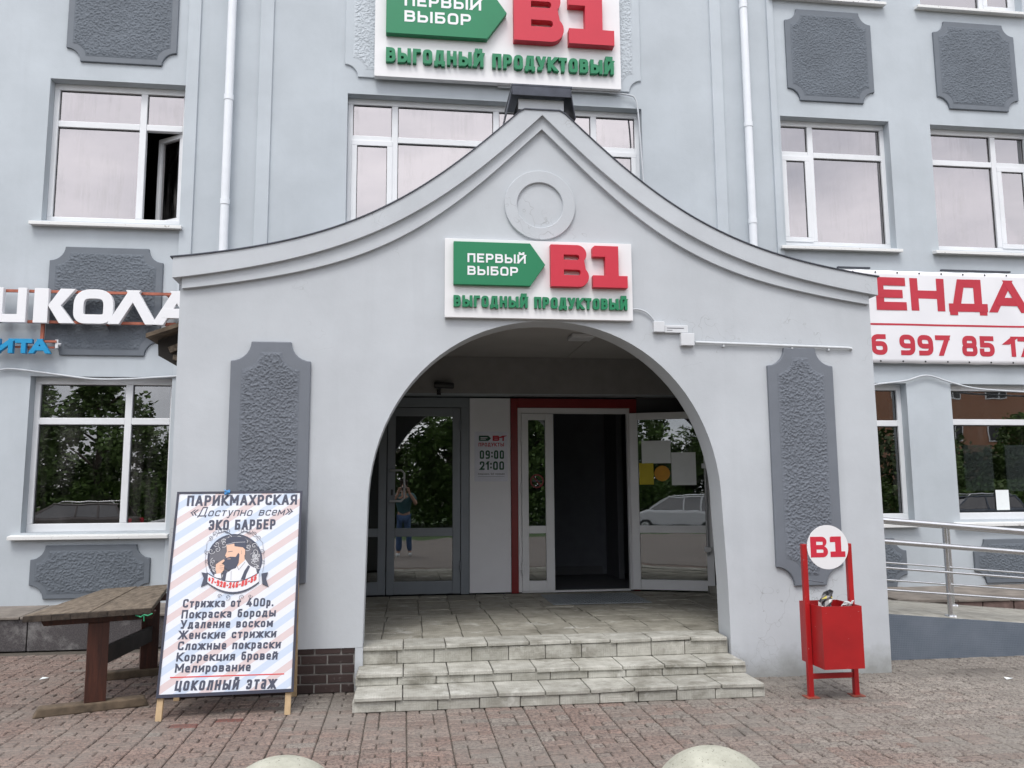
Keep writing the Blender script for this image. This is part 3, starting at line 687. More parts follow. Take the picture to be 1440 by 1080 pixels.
def band(A, B, y0, y1, name, mat):
    m = MB(); a, b = both(A), both(B); n = len(a)
    V = [(x, y, z) for y in (y0, y1) for L in (a, b) for x, z in L]; F = []
    for i in range(n-1): F += [(i, i+1, n+i+1, n+i), (2*n+i, 3*n+i, 3*n+i+1, 2*n+i+1), (i, 2*n+i, 2*n+i+1, i+1), (n+i, n+i+1, 3*n+i+1, 3*n+i)]
    F += [(0, n, 3*n, 2*n), (n-1, 3*n-1, 4*n-1, 2*n-1)]
    m.add(V, F); return m.build(name, mat, por, smooth=25)
band(pT, [(d, float(np.interp(d, [q[0] for q in p1], [q[1] for q in p1]))) for d, z in pT], PY-.075, PY+TH+.04, 'gable_coping', gable_m)
band([(d, z-.0) for d, z in prof(L1, 60, 3.0)], [(d, float(np.interp(d, [q[0] for q in p2], [q[1] for q in p2]))) for d, z in prof(L1, 60, 3.0)], PY-.038, PY+.02, 'gable_moulding', gable_m)
band([(d, min(z, 4.917)+.012) for d, z in prof(TOP, 60, 3.09)], [(d, min(z, 4.917)+.0015) for d, z in prof(TOP, 60, 3.09)], PY-.085, PY+TH+.05, 'edge_flashing', capm)
m = MB(); m.ring(face(PY), 1.16, 4.07, .205, .315, -.01, .022, 64); m.build('ring_ornament', porch_m, por, .005, smooth=30)
# raised block and sheet-metal cap on the apex
m = MB(); m.box(.965, 1.375, PY-.0752, PY+TH+.03, 4.9185, 5.02); m.build('apex_block', gable_m, por, .006)
m = MB(); y0, y1 = PY-.14, PY+TH+.12
m.box(.90, 1.44, y0, y1, 5.105, 5.125).box(.905, 1.425, y0+.001, y0+.012, 5.02, 5.105)
for s, xa, xb, xc in ((-1, .905, .915, .85), (1, 1.425, 1.415, 1.475)):
    m.hexa([(xc, y0+.03, 4.84), (xc-s*.008, y0+.03, 4.84), (xc-s*.008, y1, 4.84), (xc, y1, 4.84)], [(xa, y0, 5.105), (xb, y0, 5.105), (xb, y1, 5.105), (xa, y1, 5.105)])
m.build('apex_cap', capm, por, .003)
# tall dark panels left and right of the arch
for x0, x1, z0, z1 in ((-1.415, -.775, .70, 2.815), (3.187, 3.80, .752, 2.832)): panel(por, PY, x0, x1, z0, z1, .16, .085, (rim_pm, cast_pm), .03)
# clinker brick foot of the left pier
m = MB(); m.use(mortar).box(XL+.01, AC-AHW-.06, PY+.016, PY+TH, 0, .362)
z = .004; row = 0
while z < .34:
    h = .062; x = XL+.012-(0 if row % 2 else .1)
    while x < AC-AHW-.07:
        xa, xb = max(x, XL+.012), min(x+.195, AC-AHW-.065)
        if xb-xa > .02:
            k = rnd.uniform(.7, 1.25); m.t = (.042*k, .026*k, .024*k); m.use(brick_m).box(xa, xb, PY+.004+rnd.uniform(0, .003), PY+.03, z, z+h)
        x += .207
    z += .0745; row += 1
m.t = (1, 1, 1); m.build('brick_foot', None, por, .003)
m = MB(); m.box(AC-AHW-.06, AC-AHW+.004, PY+.002, PY+TH, 0, .3447); m.build('corner_render', porch_m, por, .006)
m = MB(); m.box(XL+.285, XR-.285, FY-.012, FY-.001, 2.742, 3.188); m.build('dark_lintel_sheet', simple('brown_grey_sheet', (.235, .23, .228), .7), por)  # thin sheet added over the wall above the doors, darker than its paint
# side walls, roof and ceiling
m = MB(); m.use(porch_m).box(XL, XL+.28, PY+TH-.001, FY+.01, 0, 3.3).box(XR-.28, XR, PY+TH-.001, FY+.01, 0, 3.3); m.build('side_walls', None, por)
m = MB(); m.box(XL-.08, XR+.08, PY+TH+.001, FY-.001, 3.3, 3.36); m.build('roof_deck', capm, por)
m = MB(); m.use(ceil_m)
for x0, x1 in ((XL+.28, 1.95), (1.958, XR-.28)): m.box(x0, x1, PY+TH+.002, FY-.001, 3.19, 3.215)
m.build('ceiling', None, por)
m = MB(); m.box(1.70, 1.94, 8.25, 8.5, 3.145, 3.189); lb = m.build('ceiling_lamp', boxwhite, por, .012)
# landing and steps of concrete tiles
st = thing('entrance_steps', 'worn three step concrete tile stair and landing in front of the arch', 'steps', (1.2, 6.6, 0))
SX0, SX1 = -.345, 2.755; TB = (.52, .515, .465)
def tiles(mb, x0, x1, y0, y1, z0, z1, w_, axis):
    x = x0
    while x < x1-.02:
        xb = min(x+w_*rnd.uniform(.97, 1.03), x1)
        if x1-xb < .08: xb = x1
        k = rnd.uniform(.84, 1.1); tb_ = TB; mb.t = (tb_[0]*k, tb_[1]*k, tb_[2]*k); j = rnd.uniform(-.006, .006); s = rnd.uniform(-.005, .005)
        if axis == 'z': mb.hexa([(x+.003, y0+j, z0), (xb-.003, y0+j, z0), (xb-.003, y1, z0), (x+.003, y1, z0)], [(x+.003, y0+j+s, z1), (xb-.003, y0+j+s, z1), (xb-.003, y1, z1), (x+.003, y1, z1)])
        else: j *= .7; yj = rnd.uniform(-.010, .006); mb.hexa([(x+.004, y0+yj, z0+j), (xb-.004, y0+yj+s, z0+j+s), (xb-.004, y1, z0+j), (x+.004, y1, z0)], [(x+.004, y0+yj, z1+j), (xb-.004, y0+yj+s, z1+j+s), (xb-.004, y1, z1+j*.5), (x+.004, y1, z1)])
        x = xb
for i, (yf, z0, z1, yb, xr) in enumerate(((6.31, 0, .108, 6.70, SX1), (6.655, .108, .20, 7.04, SX1), (6.985, .20, ZL, 7.3, SX1-.02))):
    m = MB(); m.use(mortar).box(SX0+.012, xr-.012, yf+.02, yb+(.0 if i < 2 else -.02), max(0, z0-.03), z1-.03)
    m.use(tile_m); tiles(m, SX0, xr, yf, yf+.03, z0+.002, z1-.031, .30, 'z')
    tiles(m, SX0-.004, xr+.004, yf-.012, yb-.008, z1-.03, z1, .345, 'y')
    m.t = (.5, .495, .45); m.box(SX0-.012, SX0+.011, yf+.004, yb-.01, z0, z1-.032).box(xr-.011, xr+.012, yf+.004, yb-.01, z0, z1-.032)
    if i < 2: m.build('step', None, st, .005)
    else: m.build('top_riser', None, st, .005)
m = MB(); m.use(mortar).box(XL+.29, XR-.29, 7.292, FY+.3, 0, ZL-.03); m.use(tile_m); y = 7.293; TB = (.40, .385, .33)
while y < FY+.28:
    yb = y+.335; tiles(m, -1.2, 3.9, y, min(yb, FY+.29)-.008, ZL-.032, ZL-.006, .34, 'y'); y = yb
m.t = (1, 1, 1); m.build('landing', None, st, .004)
# ================================================================ ENTRANCE DOORS (parts of the house)
DY = 10.2
def fbars(m, x0, x1, z0, z1, y0, y1, tl, tr, tb, tt, mids=(), mt=.04):
    m.box(x0, x0+tl, y0, y1, z0, z1).box(x1-tr, x1, y0, y1, z0, z1).box(x0+tl, x1-tr, y0, y1, z0, z0+tb).box(x0+tl, x1-tr, y0, y1, z1-tt, z1)
    for z in mids: m.box(x0+tl, x1-tr, y0, y1, z-mt, z+mt)
m = MB(); m.box(-1.2, .79, DY-.01, DY+.06, 2.60, 2.72).box(.685, .79, DY-.01, DY+.06, ZL, 2.60); gd = m.build('grey_door', greyalu, bld, .004)
for x0, x1, hs in ((-1.12, -.215, 1), (-.205, .68, -1)):
    m = MB(); fbars(m, x0, x1, ZL+.008, 2.592, DY+.0, DY+.055, .095, .095, .15, .10, (1.085,), .05); lf = m.build('door_leaf', greyalu, gd, .005)
    m = MB().use(glass_door); m.box(x0+.09, x1-.09, DY+.024, DY+.03, ZL+.15, 2.5); m.build('pane', None, gd)
m = MB(); m.tube([(-.165, DY-.002, 1.83), (-.165, DY-.05, 1.83), (-.13, DY-.065, 1.83), (-.04, DY-.07, 1.83), (.0, DY-.07, 1.79), (.0, DY-.07, 1.50), (-.04, DY-.07, 1.46), (-.13, DY-.065, 1.46), (-.165, DY-.05, 1.46), (-.165, DY-.002, 1.46)], .014, 10); m.build('handle', simple('grey_handle', (.5, .51, .52), .35, .3), gd, smooth=40)
m = MB(); m.box(-.16, -.135, DY-.012, DY, 1.53, 1.60); m.build('lock_plate', blackplastic, gd, .002)
for z in (.66, 2.35): m = MB(); m.box(.655, .70, DY-.024, DY, z, z+.05).tube([(.68, DY-.03, z-.03), (.68, DY-.03, z+.08)], .011, 8); m.build('hinge', greyalu, gd)
m = MB(); m.box(.792, 1.298, DY-.03, DY+.05, ZL+.012, 2.715); wp = m.build('wall_cladding', pvcpanel, bld, .004)
m = MB(); m.use(redpaint).box(1.30, 1.385, DY-.06, DY+.05, ZL, 2.71).box(1.385, 2.90, DY-.06, DY+.05, 2.60, 2.71).box(2.815, 2.90, DY-.06, DY+.05, ZL, 2.60); m.build('red_door_surround', None, bld, .004)
m = MB(); m.box(2.902, 4.0, DY-.03, DY+.05, ZL, 2.735); m.build('side_cladding', simple('dark_side_sheet', (.05, .05, .053), .6), bld)
m = MB(); m.use(whitealu).box(1.387, 1.43, DY-.03, DY+.04, ZL+.01, 2.598).box(2.78, 2.813, DY-.03, DY+.04, ZL+.01, 2.598).box(1.43, 2.78, DY-.03, DY+.04, 2.53, 2.598).box(1.43, 2.78, DY-.03, DY+.04, ZL, ZL+.02); wd = m.build('white_door', None, bld, .004)
m = MB(); fbars(m, 1.432, 1.835, ZL+.022, 2.526, DY-.045, DY+.01, .085, .105, .12, .08, (1.10,), .045); m.build('door_leaf', whitealu, wd, .005)
m = MB().use(glass_door); m.box(1.51, 1.74, DY-.02, DY-.014, ZL+.12, 2.46); m.build('pane', None, wd)
for z in (.62, 1.58, 2.22): m = MB(); m.box(1.40, 1.46, DY-.06, DY-.046, z, z+.045).tube([(1.43, DY-.066, z-.05), (1.43, DY-.066, z+.09)], .012, 8); m.build('hinge', whitealu, wd)
# the right-hand leaf stands open towards the street
LA = R(-22); LW = .98; LP = (2.81, DY-.05)
def LT(x, y, z): return (LP[0]+x*math.cos(LA)-y*math.sin(LA), LP[1]+x*math.sin(LA)+y*math.cos(LA), z)
def lbox(m, x0, x1, y0, y1, z0, z1): m.hexa([LT(x0, y0, z0), LT(x1, y0, z0), LT(x1, y1, z0), LT(x0, y1, z0)], [LT(x0, y0, z1), LT(x1, y0, z1), LT(x1, y1, z1), LT(x0, y1, z1)])
m = MB(); z0, z1 = ZL+.022, 2.53
lbox(m, 0, .10, -.055, 0, z0, z1); lbox(m, LW-.085, LW, -.055, 0, z0, z1); lbox(m, .10, LW-.085, -.055, 0, z0, z0+.12); lbox(m, .10, LW-.085, -.055, 0, z1-.085, z1); lbox(m, .10, LW-.085, -.055, 0, 1.05, 1.14)
m.build('open_door_leaf', whitealu, wd, .005)
m = MB().use(glass_door); lbox(m, .095, LW-.08, -.03, -.024, z0+.115, z1-.08); m.build('pane', None, wd)
m = MB(); lz = (.86, 1.86)
m.tube([LT(LW-.07, -.10, lz[0]-.06), LT(LW-.07, -.10, lz[1]+.06)], .016, 10)
for z in lz: lbox(m, LW-.11, LW-.03, -.12, -.052, z-.028, z+.028)
m.build('bar_handle', simple('satin_handle', (.42, .43, .44), .35, .5), wd, smooth=40)
FL = lambda u, v, w_: LT(u, -.031-w_, v)
for nm, pts, mt, lb, ct in (('paper_notice', (.145, .50, 1.90, 2.18), paper_m, 'wide blank pale notice, the uppermost sheet stuck on the open white door', 'notice'),
                        ('paper_notice', (.505, .80, 1.63, 2.03), paper_m, 'tall pale sheet stuck on the open door beside the bar handle', 'notice'),
                        ('yellow_notice', (.11, .285, 1.64, 1.905), yellow_m, 'plain yellow sheet stuck on the open door left of the orange disc', 'notice')):
    m = MB(); m.extr([(pts[0], pts[2]), (pts[1], pts[2]), (pts[1], pts[3]), (pts[0], pts[3])], FL, 0, .0015); tag(m.build(nm, mt), lb, ct)
m = MB(); m.disc(FL, .39, 1.775, .095, 0, .0015); tag(m.build('round_sticker', amber_m), 'round orange warning sticker on the glass of the open door', 'sticker')
m = MB(); fn = face(DY-.0205); m.use(redpaint).ring(fn, 1.625, 1.69, .068, .086, 0, .0015); 
m.extr([(1.57, 1.74), (1.58, 1.752), (1.68, 1.64), (1.67, 1.628)], fn, 0, .002); m.use(ink_m).extr([(1.575, 1.68), (1.675, 1.68), (1.675, 1.70), (1.575, 1.70)], fn, 0, .0012)
tag(m.build('no_smoking_sticker'), 'red ring no smoking sticker on the narrow white door leaf', 'sticker')
m = MB(); m.box(3.62, 3.83, 9.70, 9.80, ZL, ZL+.085); tag(m.build('concrete_block', conc_m), 'small grey block on the landing at the foot of the open door', 'block')
m = MB(); x0, x1, y0, y1 = 1.62, 2.72, 9.1, 9.95
m.box(x0, x1, y0, y1, ZL-.002, ZL+.004)
for k in range(26): m.box(x0+.02+k*(x1-x0-.04)/26, x0+.03+k*(x1-x0-.04)/26, y0+.015, y1-.015, ZL+.004, ZL+.009)
tag(m.build('door_mat', mat_m), 'grey metal foot grate lying on the landing before the open doorway', 'door mat')
# opening-hours plate
hs = thing('opening_hours_plate', 'white plate with opening hours 09:00 to 21:00 on the white cladding', 'sign', (1.055, DY-.03, 1.68))
m = MB(); fn = face(DY-.03); m.extr([(.85, 1.69), (1.262, 1.69), (1.262, 2.30), (.85, 2.30)], fn, 0, .004); m.build('plate', simple('plate_white', (.66, .68, .76), .5), hs, .001)
m = MB().use(inkgreen); m.extr([(.905, 2.185), (1.02, 2.185), (1.055, 2.217), (1.02, 2.25), (.905, 2.25)], fn, .004, .005); m.use(paperink)
m.extr([(.925, 2.22), (1.01, 2.22), (1.01, 2.229), (.925, 2.229)], fn, .005, .0055).extr([(.925, 2.203), (.99, 2.203), (.99, 2.211), (.925, 2.211)], fn, .005, .0055); m.build('arrow_mark', None, hs)
m = MB().use(ban_red); lettering(m, 'В1', 1.075, 1.215, 2.185, .066, .3, fn, .004, .005, gap=.12); lettering(m, 'ПРОДУКТЫ', .90, 1.215, 2.118, .045, .2, fn, .004, .005); m.build('red_lettering', None, hs)
m = MB().use(inkgreen); lettering(m, '09:00', .915, 1.215, 1.965, .105, .19, fn, .004, .005); lettering(m, '21:00', .915, 1.215, 1.83, .105, .19, fn, .004, .005); m.build('hours_lettering', None, hs)
m = MB().use(ink_m); lettering(m, 'Ежедневно, без перерыва'.replace('з', '6'), .895, 1.22, 1.772, .02, .16, fn, .004, .005); m.extr([(.895, 1.748), (1.22, 1.748), (1.22, 1.751), (.895, 1.751)], fn, .004, .005); m.build('small_lettering', None, hs)
# black spotlight / camera on the wall above the grey door
cc = thing('wall_camera', 'black tubular camera on a bracket above the grey door', 'camera', (.44, FY, 2.81))
m = MB(); m.tube([(.34, FY-.10, 2.83), (.35, FY-.10, 2.83), (.56, FY-.10, 2.82), (.575, FY-.10, 2.82)], [.03, .04, .04, .03], 14); m.build('body', blackplastic, cc, smooth=40)
m = MB(); m.tube([(.42, FY-.10, 2.80), (.40, FY-.07, 2.76), (.40, FY-.002, 2.755)], .012, 8); m.box(.375, .425, FY-.012, FY, 2.72, 2.79); m.build('bracket', blackplastic, cc)

# ================================================================ SHOP SIGNS
def shop_sign(label, x0, z0, wd, Y):
    H = wd*.42; s = thing('shop_sign', label, 'sign', (x0+wd/2, Y, z0), 'illuminated shop signs'); fn = face(Y); k = wd/1.65
    u = lambda a: x0+a*wd
    v = lambda b: z0+H*(1-b)
    m = MB(); m.extr([(x0, z0), (x0+wd, z0), (x0+wd, z0+H), (x0, z0+H)], fn, 0, .045*k); m.build('backing_board', trim_m, s, .003)
    b0 = .045*k; b1 = b0+.048*k
    m = MB(); m.extr([(u(.044), v(.60)), (u(.445), v(.60)), (u(.525), v(.325)), (u(.445), v(.055)), (u(.044), v(.055))], fn, b0, b1); ar = m.build('arrow_panel', sign_green, s, .003)
    m = MB().use(lett_white); lettering(m, 'ПЕРВЫЙ', u(.116), u(.421), v(.318), H*.113, .2, fn, b1, b1+.002, gap=.2); lettering(m, 'ВЫБОР', u(.116), u(.380), v(.478), H*.113, .2, fn, b1, b1+.002, gap=.2); m.build('arrow_lettering', None, ar)
    # the big slab letters
    def rr(x0_, x1_, y0_, y1_, r):
        P = [(x0_, y0_)]
        for cx, cy, a in ((x1_-r, y0_+r, -90), (x1_-r, y1_-r, 0)):
            P += [(cx+r*math.cos(R(a+9*i)), cy+r*math.sin(R(a+9*i))) for i in range(11)]
        return P+[(x0_, y1_)]
    h = lambda a: a*wd
    xb, xe = u(.553), u(.757); zb, zt = v(.600), v(.062); zm = (zb+zt)/2; rB = h(.05)
    o = [(xb, zb)]
    for cx, cy, a0, a1 in ((xe-rB*1.1, zb+rB*1.1, -90, 45), (xe-rB-h(.012), zt-rB, -42, 90)):
        q = rB*1.1 if a0 == -90 else rB
        o += [(cx+q*math.cos(R(a0+(a1-a0)*i/10)), cy+q*math.sin(R(a0+(a1-a0)*i/10))) for i in range(11)]
    o += [(xb, zt)]
    m = MB(); m.extr_holes([o, rr(u(.623), u(.706), v(.255), v(.190), h(.012))[::-1], rr(u(.623), u(.712), v(.450), v(.383), h(.012))[::-1]], fn, b0, b1+.012*k); m.build('raised_letter', sign_red, s, .002)
    m = MB(); m.extr([(u(.778), zb), (u(.966), zb), (u(.966), v(.445)), (u(.918), v(.445)), (u(.918), zt), (u(.790), zt), (u(.778), v(.085)), (u(.778), v(.205)), (u(.846), v(.205)), (u(.846), v(.445)), (u(.778), v(.445))], fn, b0, b1+.012*k); m.build('raised_letter', sign_red, s, .002)
    m = MB().use(sign_green); lettering(m, 'ВЫГОДНЫЙ', u(.045), u(.432), v(.872), H*.142, .235, fn, b0, b0+.03*k, gap=.13, rad=.22); lettering(m, 'ПРОДУКТОВЫЙ', u(.467), u(.966), v(.872), H*.142, .235, fn, b0, b0+.03*k, gap=.13, rad=.22); m.build('slogan_lettering', None, s)
    return s
shop_sign('smaller white shop sign with red B1 on the porch, directly above the arch', .325, 3.045, 1.64, PY-.005)
shop_sign('larger white shop sign with red B1 high on the facade above the gable cap', -.415, 6.655, 3.12, FY-.04)
# driving-school style channel letters on orange rails
sch = thing('channel_letter_sign', 'white raised letters on orange rails across the dark panel at left', 'sign', (-3.6, FY, 3.4)); fn = face(FY)
m = MB().use(orange_m); m.box(-5.3, -2.62, FY-.135, FY-.105, 3.835, 3.865).box(-5.3, -2.62, FY-.135, FY-.105, 3.485, 3.515).box(-4.075, -4.04, FY-.13, FY-.10, 3.27, 3.484).box(-4.04, -3.90, FY-.13, FY-.10, 3.265, 3.29)
for x in (-4.9, -3.4, -2.75): m.box(x, x+.03, FY-.104, FY-.01, 3.835, 3.865).box(x, x+.03, FY-.104, FY-.01, 3.485, 3.515)
m.build('mounting_rail', None, sch)
def shk(x0, x1, ch, **k):
    q = MB(); lettering(q, ch, x0, x1, 3.475, .395, k.pop('t', .26), fn, .137, .20, **k); q.build('raised_letter', lett_white, sch, .003)
shk(-4.80, -4.215, 'Ш', t=.235); 
q = MB(); zz = 3.475
q.extr([(-4.135, zz), (-3.985, zz), (-3.985, zz+.395), (-4.135, zz+.395)], fn, .137, .20)
q.extr([(-3.985+.0, zz+.20), (-3.86, zz), (-3.70, zz), (-3.85, zz+.20), (-3.70, zz+.395), (-3.86, zz+.395)], fn, .137, .20); q.build('raised_letter', lett_white, sch, .003)
shk(-3.715, -3.29, 'О', t=.27, rad=.32); shk(-3.31, -2.85, 'Λ', t=.28); shk(-2.83, -2.37, 'А', t=.28)
bl = thing('blue_letter_sign', 'bright blue raised letters under the white ones at the left edge', 'sign', (-4.3, FY, 3.14))
for ch, a, b in (('И', -4.53, -4.345), ('Т', -4.325, -4.145), ('А', -4.165, -3.965)):
    q = MB(); lettering(q, ch, a, b, 3.135, .165, .3, fn, .10, .155); q.build('raised_letter', lett_blue, bl, .002)
m = MB().use(orange_m).box(-5.2, -3.93, FY-.098, FY-.075, 3.205, 3.225)
for x in (-4.8, -4.25): m.box(x, x+.025, FY-.075, FY-.01, 3.205, 3.225)
m.build('mounting_rail', None, bl)
m = MB(); m.box(-3.915, -3.885, FY-.12, FY-.095, 3.205, 3.30).box(-3.885, -3.855, FY-.12, FY-.10, 3.245, 3.26); m.box(-3.91, -3.89, FY-.095, FY-.025, 3.235, 3.255); m.build('end_bracket', boxwhite, bl)
# rental banner
ban = thing('rental_banner', 'white vinyl banner with red lettering tied to the facade on the right', 'banner', (6.6, FY, 3.16))
m = MB(); bx0, bx1, bz0, bz1 = 4.3, 8.95, 3.165, 4.395; nx, nz = 60, 20; by = FY-.075
def bw(x, z):
    a = .004*math.sin(x*3.1+z*2)+.003*math.sin(x*7-z*5)+.005*math.exp(-((x-8.5)**2+(z-4.2)**2)*3)*math.sin((x+z)*14)
    return a
V = []; F = []
for i in range(nx+1):
    for j in range(nz+1):
        x = bx0+(bx1-bx0)*i/nx; z = bz0+(bz1-bz0)*j/nz
        e = (.006*abs(math.sin(i*math.pi/5)) if j in (0, nz) else 0)*(1 if j == 0 else -1)
        V.append((x, by-bw(x, z), z+e))
for i in range(nx):
    for j in range(nz): F.append((i*(nz+1)+j, (i+1)*(nz+1)+j, (i+1)*(nz+1)+j+1, i*(nz+1)+j+1))
m.add(V, F); bo = m.build('vinyl_sheet', bann_m, ban, smooth=60); sm = bo.modifiers.new('thickness', 'SOLIDIFY'); sm.thickness = .002; sm.offset = 1
fb = lambda u, v, w_: (u, by-bw(u, v)-.003-w_, v)
m = MB().use(ban_red); lettering(m, 'АРЕНДА', 4.95, 8.175, 3.865, .435, .25, fb, 0, .0015, gap=.15); lettering(m, '6 997 85 17', 5.935, 8.20, 3.275, .27, .235, fb, 0, .0015, gap=.13, space=.26)
for k in range(30): a = 4.75+k*.125; m.extr([(a, 3.665), (a+.125, 3.665), (a+.125, 3.69), (a, 3.69)], fb, 0, .0012)
m.build('red_lettering', None, ban)
for k in range(15):
    for z in (4.365, 3.195): m = MB(); m.disc(fb, 4.5+k*.31, z, .012, 0, .003, 10); m.build('eyelet', gasket_m, ban)
for a, b in ((5.55, 6.0), (7.0, 8.0)): m = MB(); m.box(a, b, FY-.06, FY-.03, 4.415, 4.435); m.build('hanging_batten', capm, ban)

# ================================================================ PIPES, CABLES, SMALL FITTINGS
for x, lb in ((-2.135, 'white round downpipe on the facade left of the porch gable'), (4.40, 'white round downpipe on the facade right of the porch gable')):
    d = thing('downpipe', lb, 'downpipe', (x, FY, .35), 'downpipes on the facade')
    m = MB(); m.tube([(x, FY-.10, .40), (x, FY-.10, 11.1)], .05, 16); m.build('pipe', pipe_m, d, smooth=40)
    for z in (1.8, 3.6, 4.95, 6.25, 7.9, 9.5):
        m = MB(); m.tube([(x, FY-.10, z), (x, FY-.10, z+.07)], .056, 16); m.box(x-.012, x+.012, FY-.05, FY+.0, z+.01, z+.05); m.build('collar', pipe_m, d, smooth=40)
def cable(name, pts, Y, r, label, mat=cable_m, off=0):
    P = [(*onY(u, v, Y),) for u, v in pts]; P = [Vector((a, Y, b)) for a, b in P]; Q = []
    for i in range(len(P)-1):
        p0, p1_, p2_, p3 = P[max(i-1, 0)], P[i], P[i+1], P[min(i+2, len(P)-1)]
        for k in range(6):
            t = k/6; Q.append(.5*((2*p1_)+(p2_-p0)*t+(2*p0-5*p1_+4*p2_-p3)*t*t+(3*p1_-p0-3*p2_+p3)*t**3))
    Q.append(P[-1]); m = MB(); m.tube(Q, r, 8); return tag(m.build(name, mat, smooth=60), label, 'cable')
cable('cable', [(-120, 545), (-60, 530), (0, 520), (19, 519), (45, 522), (75, 526), (131, 533), (178, 533), (215, 531), (251, 529)], FY-.04, .012, 'pale cable sagging over the ground floor window at left')
cable('cable', [(1205, 548), (1230, 541), (1273, 535.5), (1303, 528), (1338, 538), (1375, 546.6), (1440, 551), (1500, 553)], FY-.04, .012, 'pale cable peaking between the two ground floor windows at right')
cable('cable', [(700, 122), (800, 127), (855, 130), (885, 134), (893, 139), (897, 155), (901, 205), (906, 270)], FY-.05, .011, 'thin cable hanging down from the large sign past the upper window')
cable('cable', [(884, 436), (897, 435), (910, 440), (921, 452)], PY-.02, .008, 'short curved cable from the porch sign to the white junction boxes')
jb = thing('junction_box', 'white junction boxes with a power supply on the porch wall right of the sign', 'junction box', (2.3, PY, 2.9))
def prect(u0, v0, u1, v1, Y): a = onY(u0, v0, Y); b = onY(u1, v1, Y); return a[0], b[0], b[1], a[1]
for nm, rc, dp in (('box', (919, 452, 934.5, 467), .05), ('power_supply', (935, 457, 968, 468), .035), ('box', (957, 468.5, 976.5, 486), .05)):
    x0, x1, z0, z1 = prect(*rc, PY-.04); m = MB(); m.box(x0, x1, PY-dp, PY+.003, z0, z1); m.build(nm, boxwhite, jb, .004)
x0, x1, z0, z1 = prect(938, 460.5, 962, 463, PY-.04); m = MB(); m.box(x0, x1, PY-.0365, PY-.035, z0+.006, z1); m.box(x0, x0+.05, PY-.0365, PY-.035, z0-.012, z0-.008); m.build('print_strip', greyink, jb)
m = MB(); a = onY(976, 482, PY); b = onY(1193, 490, PY); m.tube([(a[0], PY-.025, a[1]), (b[0]-.02, PY-.025, b[1]), (b[0]+.015, PY-.02, b[1]-.004), (b[0]+.025, PY+.004, b[1]-.012)], .0125, 10)
for t in (.18, .62, .86): x = a[0]+(b[0]-a[0])*t; z = a[1]+(b[1]-a[1])*t; m.box(x-.008, x+.008, PY-.03, PY+.002, z-.03, z-.008)
tag(m.build('conduit', simple('painted_conduit', (.54, .57, .59), .6), smooth=40), 'straight white conduit running right from the junction boxes above the dark panel', 'conduit')
# timber lean-to corners showing past the porch sides
for nm, sx, lb in (('timber_canopy', -1, 'small timber canopy jutting out behind the left side of the porch'), ('timber_canopy', 1, 'weathered board corner of a canopy behind the right side of the porch')):
    c = thing(nm, lb, 'canopy', (-2.1 if sx < 0 else 4.5, 8.5, 2.9)); 
    if sx < 0:
        m = MB(); m.use(woodskid).hexa([(-2.47, 8.2, 3.06), (-1.83, 8.2, 3.30), (-1.83, 9.85, 3.30), (-2.47, 9.85, 3.06)], [(-2.47, 8.2, 3.10), (-1.83, 8.2, 3.34), (-1.83, 9.85, 3.34), (-2.47, 9.85, 3.10)]); m.build('roof_board', None, c)
        m = MB().use(simple('black_fascia', (.03, .026, .022), .8)); m.extr([(-2.42, 3.07), (-2.41, 2.92), (-1.85, 2.60), (-1.85, 3.29)], lambda u, v, w_: (u, 8.45-w_, v), 0, .03); m.build('gusset', None, c)
        m = MB().use(woodtop_m); m.beam((-2.30, 8.40, 2.97), (-1.86, 8.40, 3.17), .05, .06); m.beam((-2.26, 8.40, 2.90), (-1.86, 8.40, 2.86), .05, .05); m.beam((-2.2, 8.40, 3.0), (-2.0, 8.40, 2.86), .05, .05); m.build('strut', None, c)
    else:
        m = MB().use(woodtop_m); m.hexa([(4.18, 8.3, 3.20), (5.02, 8.3, 3.02), (5.02, 9.6, 3.02), (4.18, 9.6, 3.20)], [(4.18, 8.3, 3.27), (5.02, 8.3, 3.09), (5.02, 9.6, 3.09), (4.18, 9.6, 3.27)]); m.build('roof_board', None, c)
        m = MB().use(woodskid); m.beam((4.19, 8.35, 3.12), (4.98, 8.35, 2.98), .05, .05); m.build('strut', None, c)
# papers behind the right-hand window
gy = FY+.155
for rc, lb in (((1354, 626, 1399, 690), 'large faded translucent sheet on the right ground floor window, beside a white slip'), ((1412, 626, 1475, 690), 'second faded translucent sheet cut by the right edge of the photo')):
    x0, x1, z0, z1 = prect(*rc, gy); m = MB(); m.box(x0, x1, gy-.003, gy-.002, z0, z1); tag(m.build('window_sheet', (MATS.get('faded_film') or glass('faded_film', -.02, (.45, .5, .5), (.86, .9, .9), .5))), lb, 'paper')
x0, x1, z0, z1 = prect(1399.5, 689, 1420, 717, gy); m = MB(); m.box(x0, x1, gy-.004, gy-.002, z0, z1); tag(m.build('white_slip', paper_m), 'small white slip of paper at the foot of the right window', 'paper')
